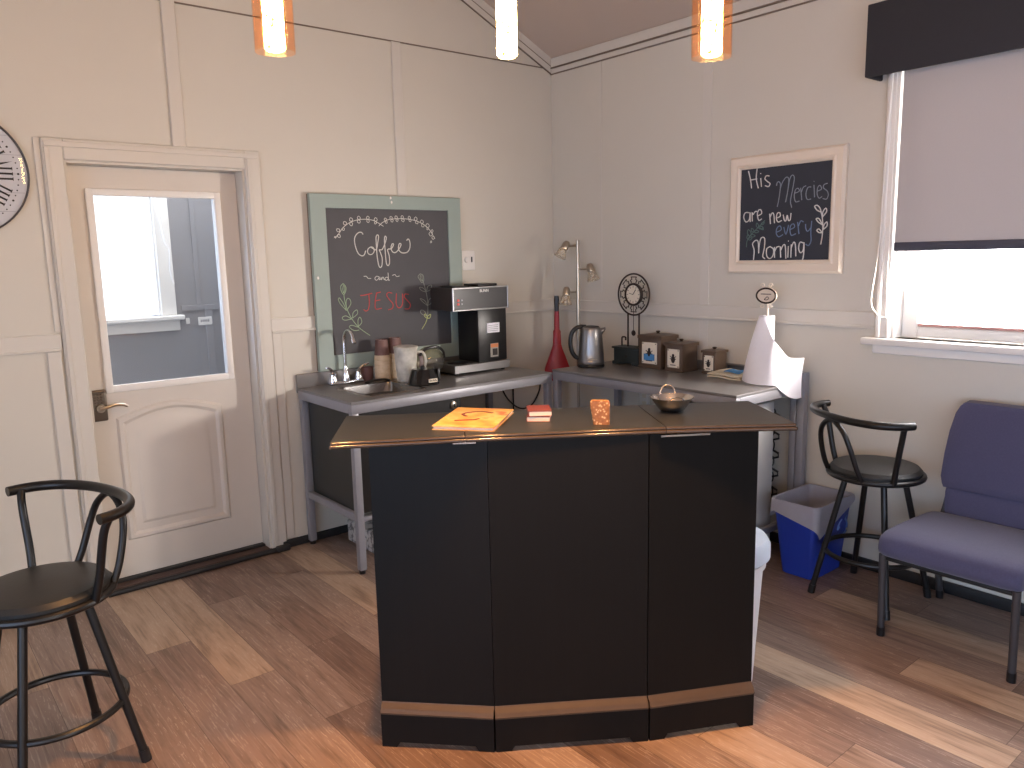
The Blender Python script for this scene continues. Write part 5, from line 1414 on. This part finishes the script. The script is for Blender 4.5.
back_loft([(.425, .206), (.46, .210), (.50, .214), (.535, .216), (.552, .214)], -.026, .02, 'lumbar_pad')
for s in (-1, 1):
    y = YC + s * .243
    lg = MB().tube([(-.655, y, .362), (-.635, y, .02)], .0145, 12).build('leg', FRAMEM if False else mat('chair_leg_hammered', (72, 70, 72), .45, .4), ch_)
    MB().cyl((-.636, y, .04), (-.634, y, 0), .0165, .0165, 12).build('foot_cap', BLACKP, lg)
    lg = MB().tube([(-.165, y, .375), (-.085, y - s * .01, .02)], .0145, 12).build('leg', lg.data.materials[0], ch_)
    MB().cyl((-.088, y - s * .01, .04), (-.083, y - s * .01, 0), .0165, .0165, 12).build('foot_cap', BLACKP, lg)
    MB().tube(catmull([(-.65, y - s * .006, .352), (-.40, y - s * .006, .362), (-.17, y - s * .006, .375), (-.14, y - s * .02, .42), (-.115, y - s * .035, .56), (-.085, y - s * .05, .80)]), .011, 10).build('side_frame', lg.data.materials[0], ch_)
m = MB().tube([(-.645, YC - .24, .345), (-.645, YC + .24, .345)], .010, 10)
m.build('front_crossbar', ch_.children[2].data.materials[0] if False else BLACKM, ch_)
MB().tube([(-.175, YC - .24, .372), (-.175, YC + .24, .372)], .010, 10).build('rear_crossbar', BLACKM, ch_)

# ------------------------------------------------------------------ daylight, camera
W = bpy.data.worlds.new('daylight')
bpy.context.scene.world = W
W.use_nodes = True
nt = W.node_tree
for n in list(nt.nodes):
    nt.nodes.remove(n)
L = nt.links.new
tc0 = N(nt, 'ShaderNodeTexCoord')
def dot(v):
    d = N(nt, 'ShaderNodeVectorMath', operation='DOT_PRODUCT')
    L(tc0.outputs['Generated'], d.inputs[0])
    d.inputs[1].default_value = Vector(v).normalized()
    return d.outputs['Value']
r1 = N(nt, 'ShaderNodeMapRange', interpolation_type='SMOOTHSTEP')
r1.inputs['From Min'].default_value = .15; r1.inputs['From Max'].default_value = .85
L(dot((1, -.25, .18)), r1.inputs['Value'])
r0 = N(nt, 'ShaderNodeMapRange', interpolation_type='SMOOTHSTEP')
r0.inputs['From Min'].default_value = .2; r0.inputs['From Max'].default_value = .8
L(dot((-1, 0, .1)), r0.inputs['Value'])
mx0 = N(nt, 'ShaderNodeMix', data_type='RGBA')
L(r0.outputs[0], mx0.inputs[0])
mx0.inputs[6].default_value = AMB
mx0.inputs[7].default_value = LEFTAMB
mx = N(nt, 'ShaderNodeMix', data_type='RGBA')
L(mx0.outputs[2], mx.inputs[6])
mx.inputs[7].default_value = SUNSIDE
L(r1.outputs[0], mx.inputs[0])
r2 = N(nt, 'ShaderNodeMapRange', interpolation_type='SMOOTHSTEP')
r2.inputs['From Min'].default_value = .5; r2.inputs['From Max'].default_value = .9
L(dot((0.1, 1, .12)), r2.inputs['Value'])
mx2 = N(nt, 'ShaderNodeMix', data_type='RGBA')
L(r2.outputs[0], mx2.inputs[0]); L(mx.outputs[2], mx2.inputs[6])
mx2.inputs[7].default_value = (2.4, 2.5, 2.6, 1)
bg = N(nt, 'ShaderNodeBackground', Strength=1.0)
L(mx2.outputs[2], bg.inputs[0])
wo = N(nt, 'ShaderNodeOutputWorld')
L(bg.outputs[0], wo.inputs[0])

# daylight entering through the open strip of the window
al = bpy.data.lights.new('window_daylight', 'AREA')
al.shape = 'RECTANGLE'; al.size = .12; al.size_y = .30; al.spread = math.radians(104); al.energy = WIN_W; al.color = (1.0, .90, .82)
ao = bpy.data.objects.new('window_daylight', al); C.objects.link(ao)
ao.location = (-.002, -2.445, 1.385)
ao.rotation_euler = Vector((-.62, .78, -.02)).to_track_quat('-Z', 'Z').to_euler()

cam = bpy.data.cameras.new('camera')
cam.sensor_fit = 'HORIZONTAL'; cam.sensor_width = 36.0
cam.lens = 780.659 / 1024 * 36.0
cam.clip_start = .05
co = bpy.data.objects.new('camera', cam)
C.objects.link(co)
R_, U_, Bk = Vector((.77122912, -.6361778, -.02198764)), Vector((.12020875, .11163346, .98645214)), Vector((-.62510439, -.76342372, .16256911))
M = Matrix(((R_.x, U_.x, Bk.x, -3.73797674), (R_.y, U_.y, Bk.y, -4.07735549), (R_.z, U_.z, Bk.z, 1.6), (0, 0, 0, 1)))
co.matrix_world = M
S = bpy.context.scene
S.camera = co
S.view_settings.view_transform = 'Standard'
S.view_settings.look = 'None'
S.view_settings.gamma = 1.0
S.view_settings.use_curve_mapping = False
S.view_settings.exposure = EXPOSURE
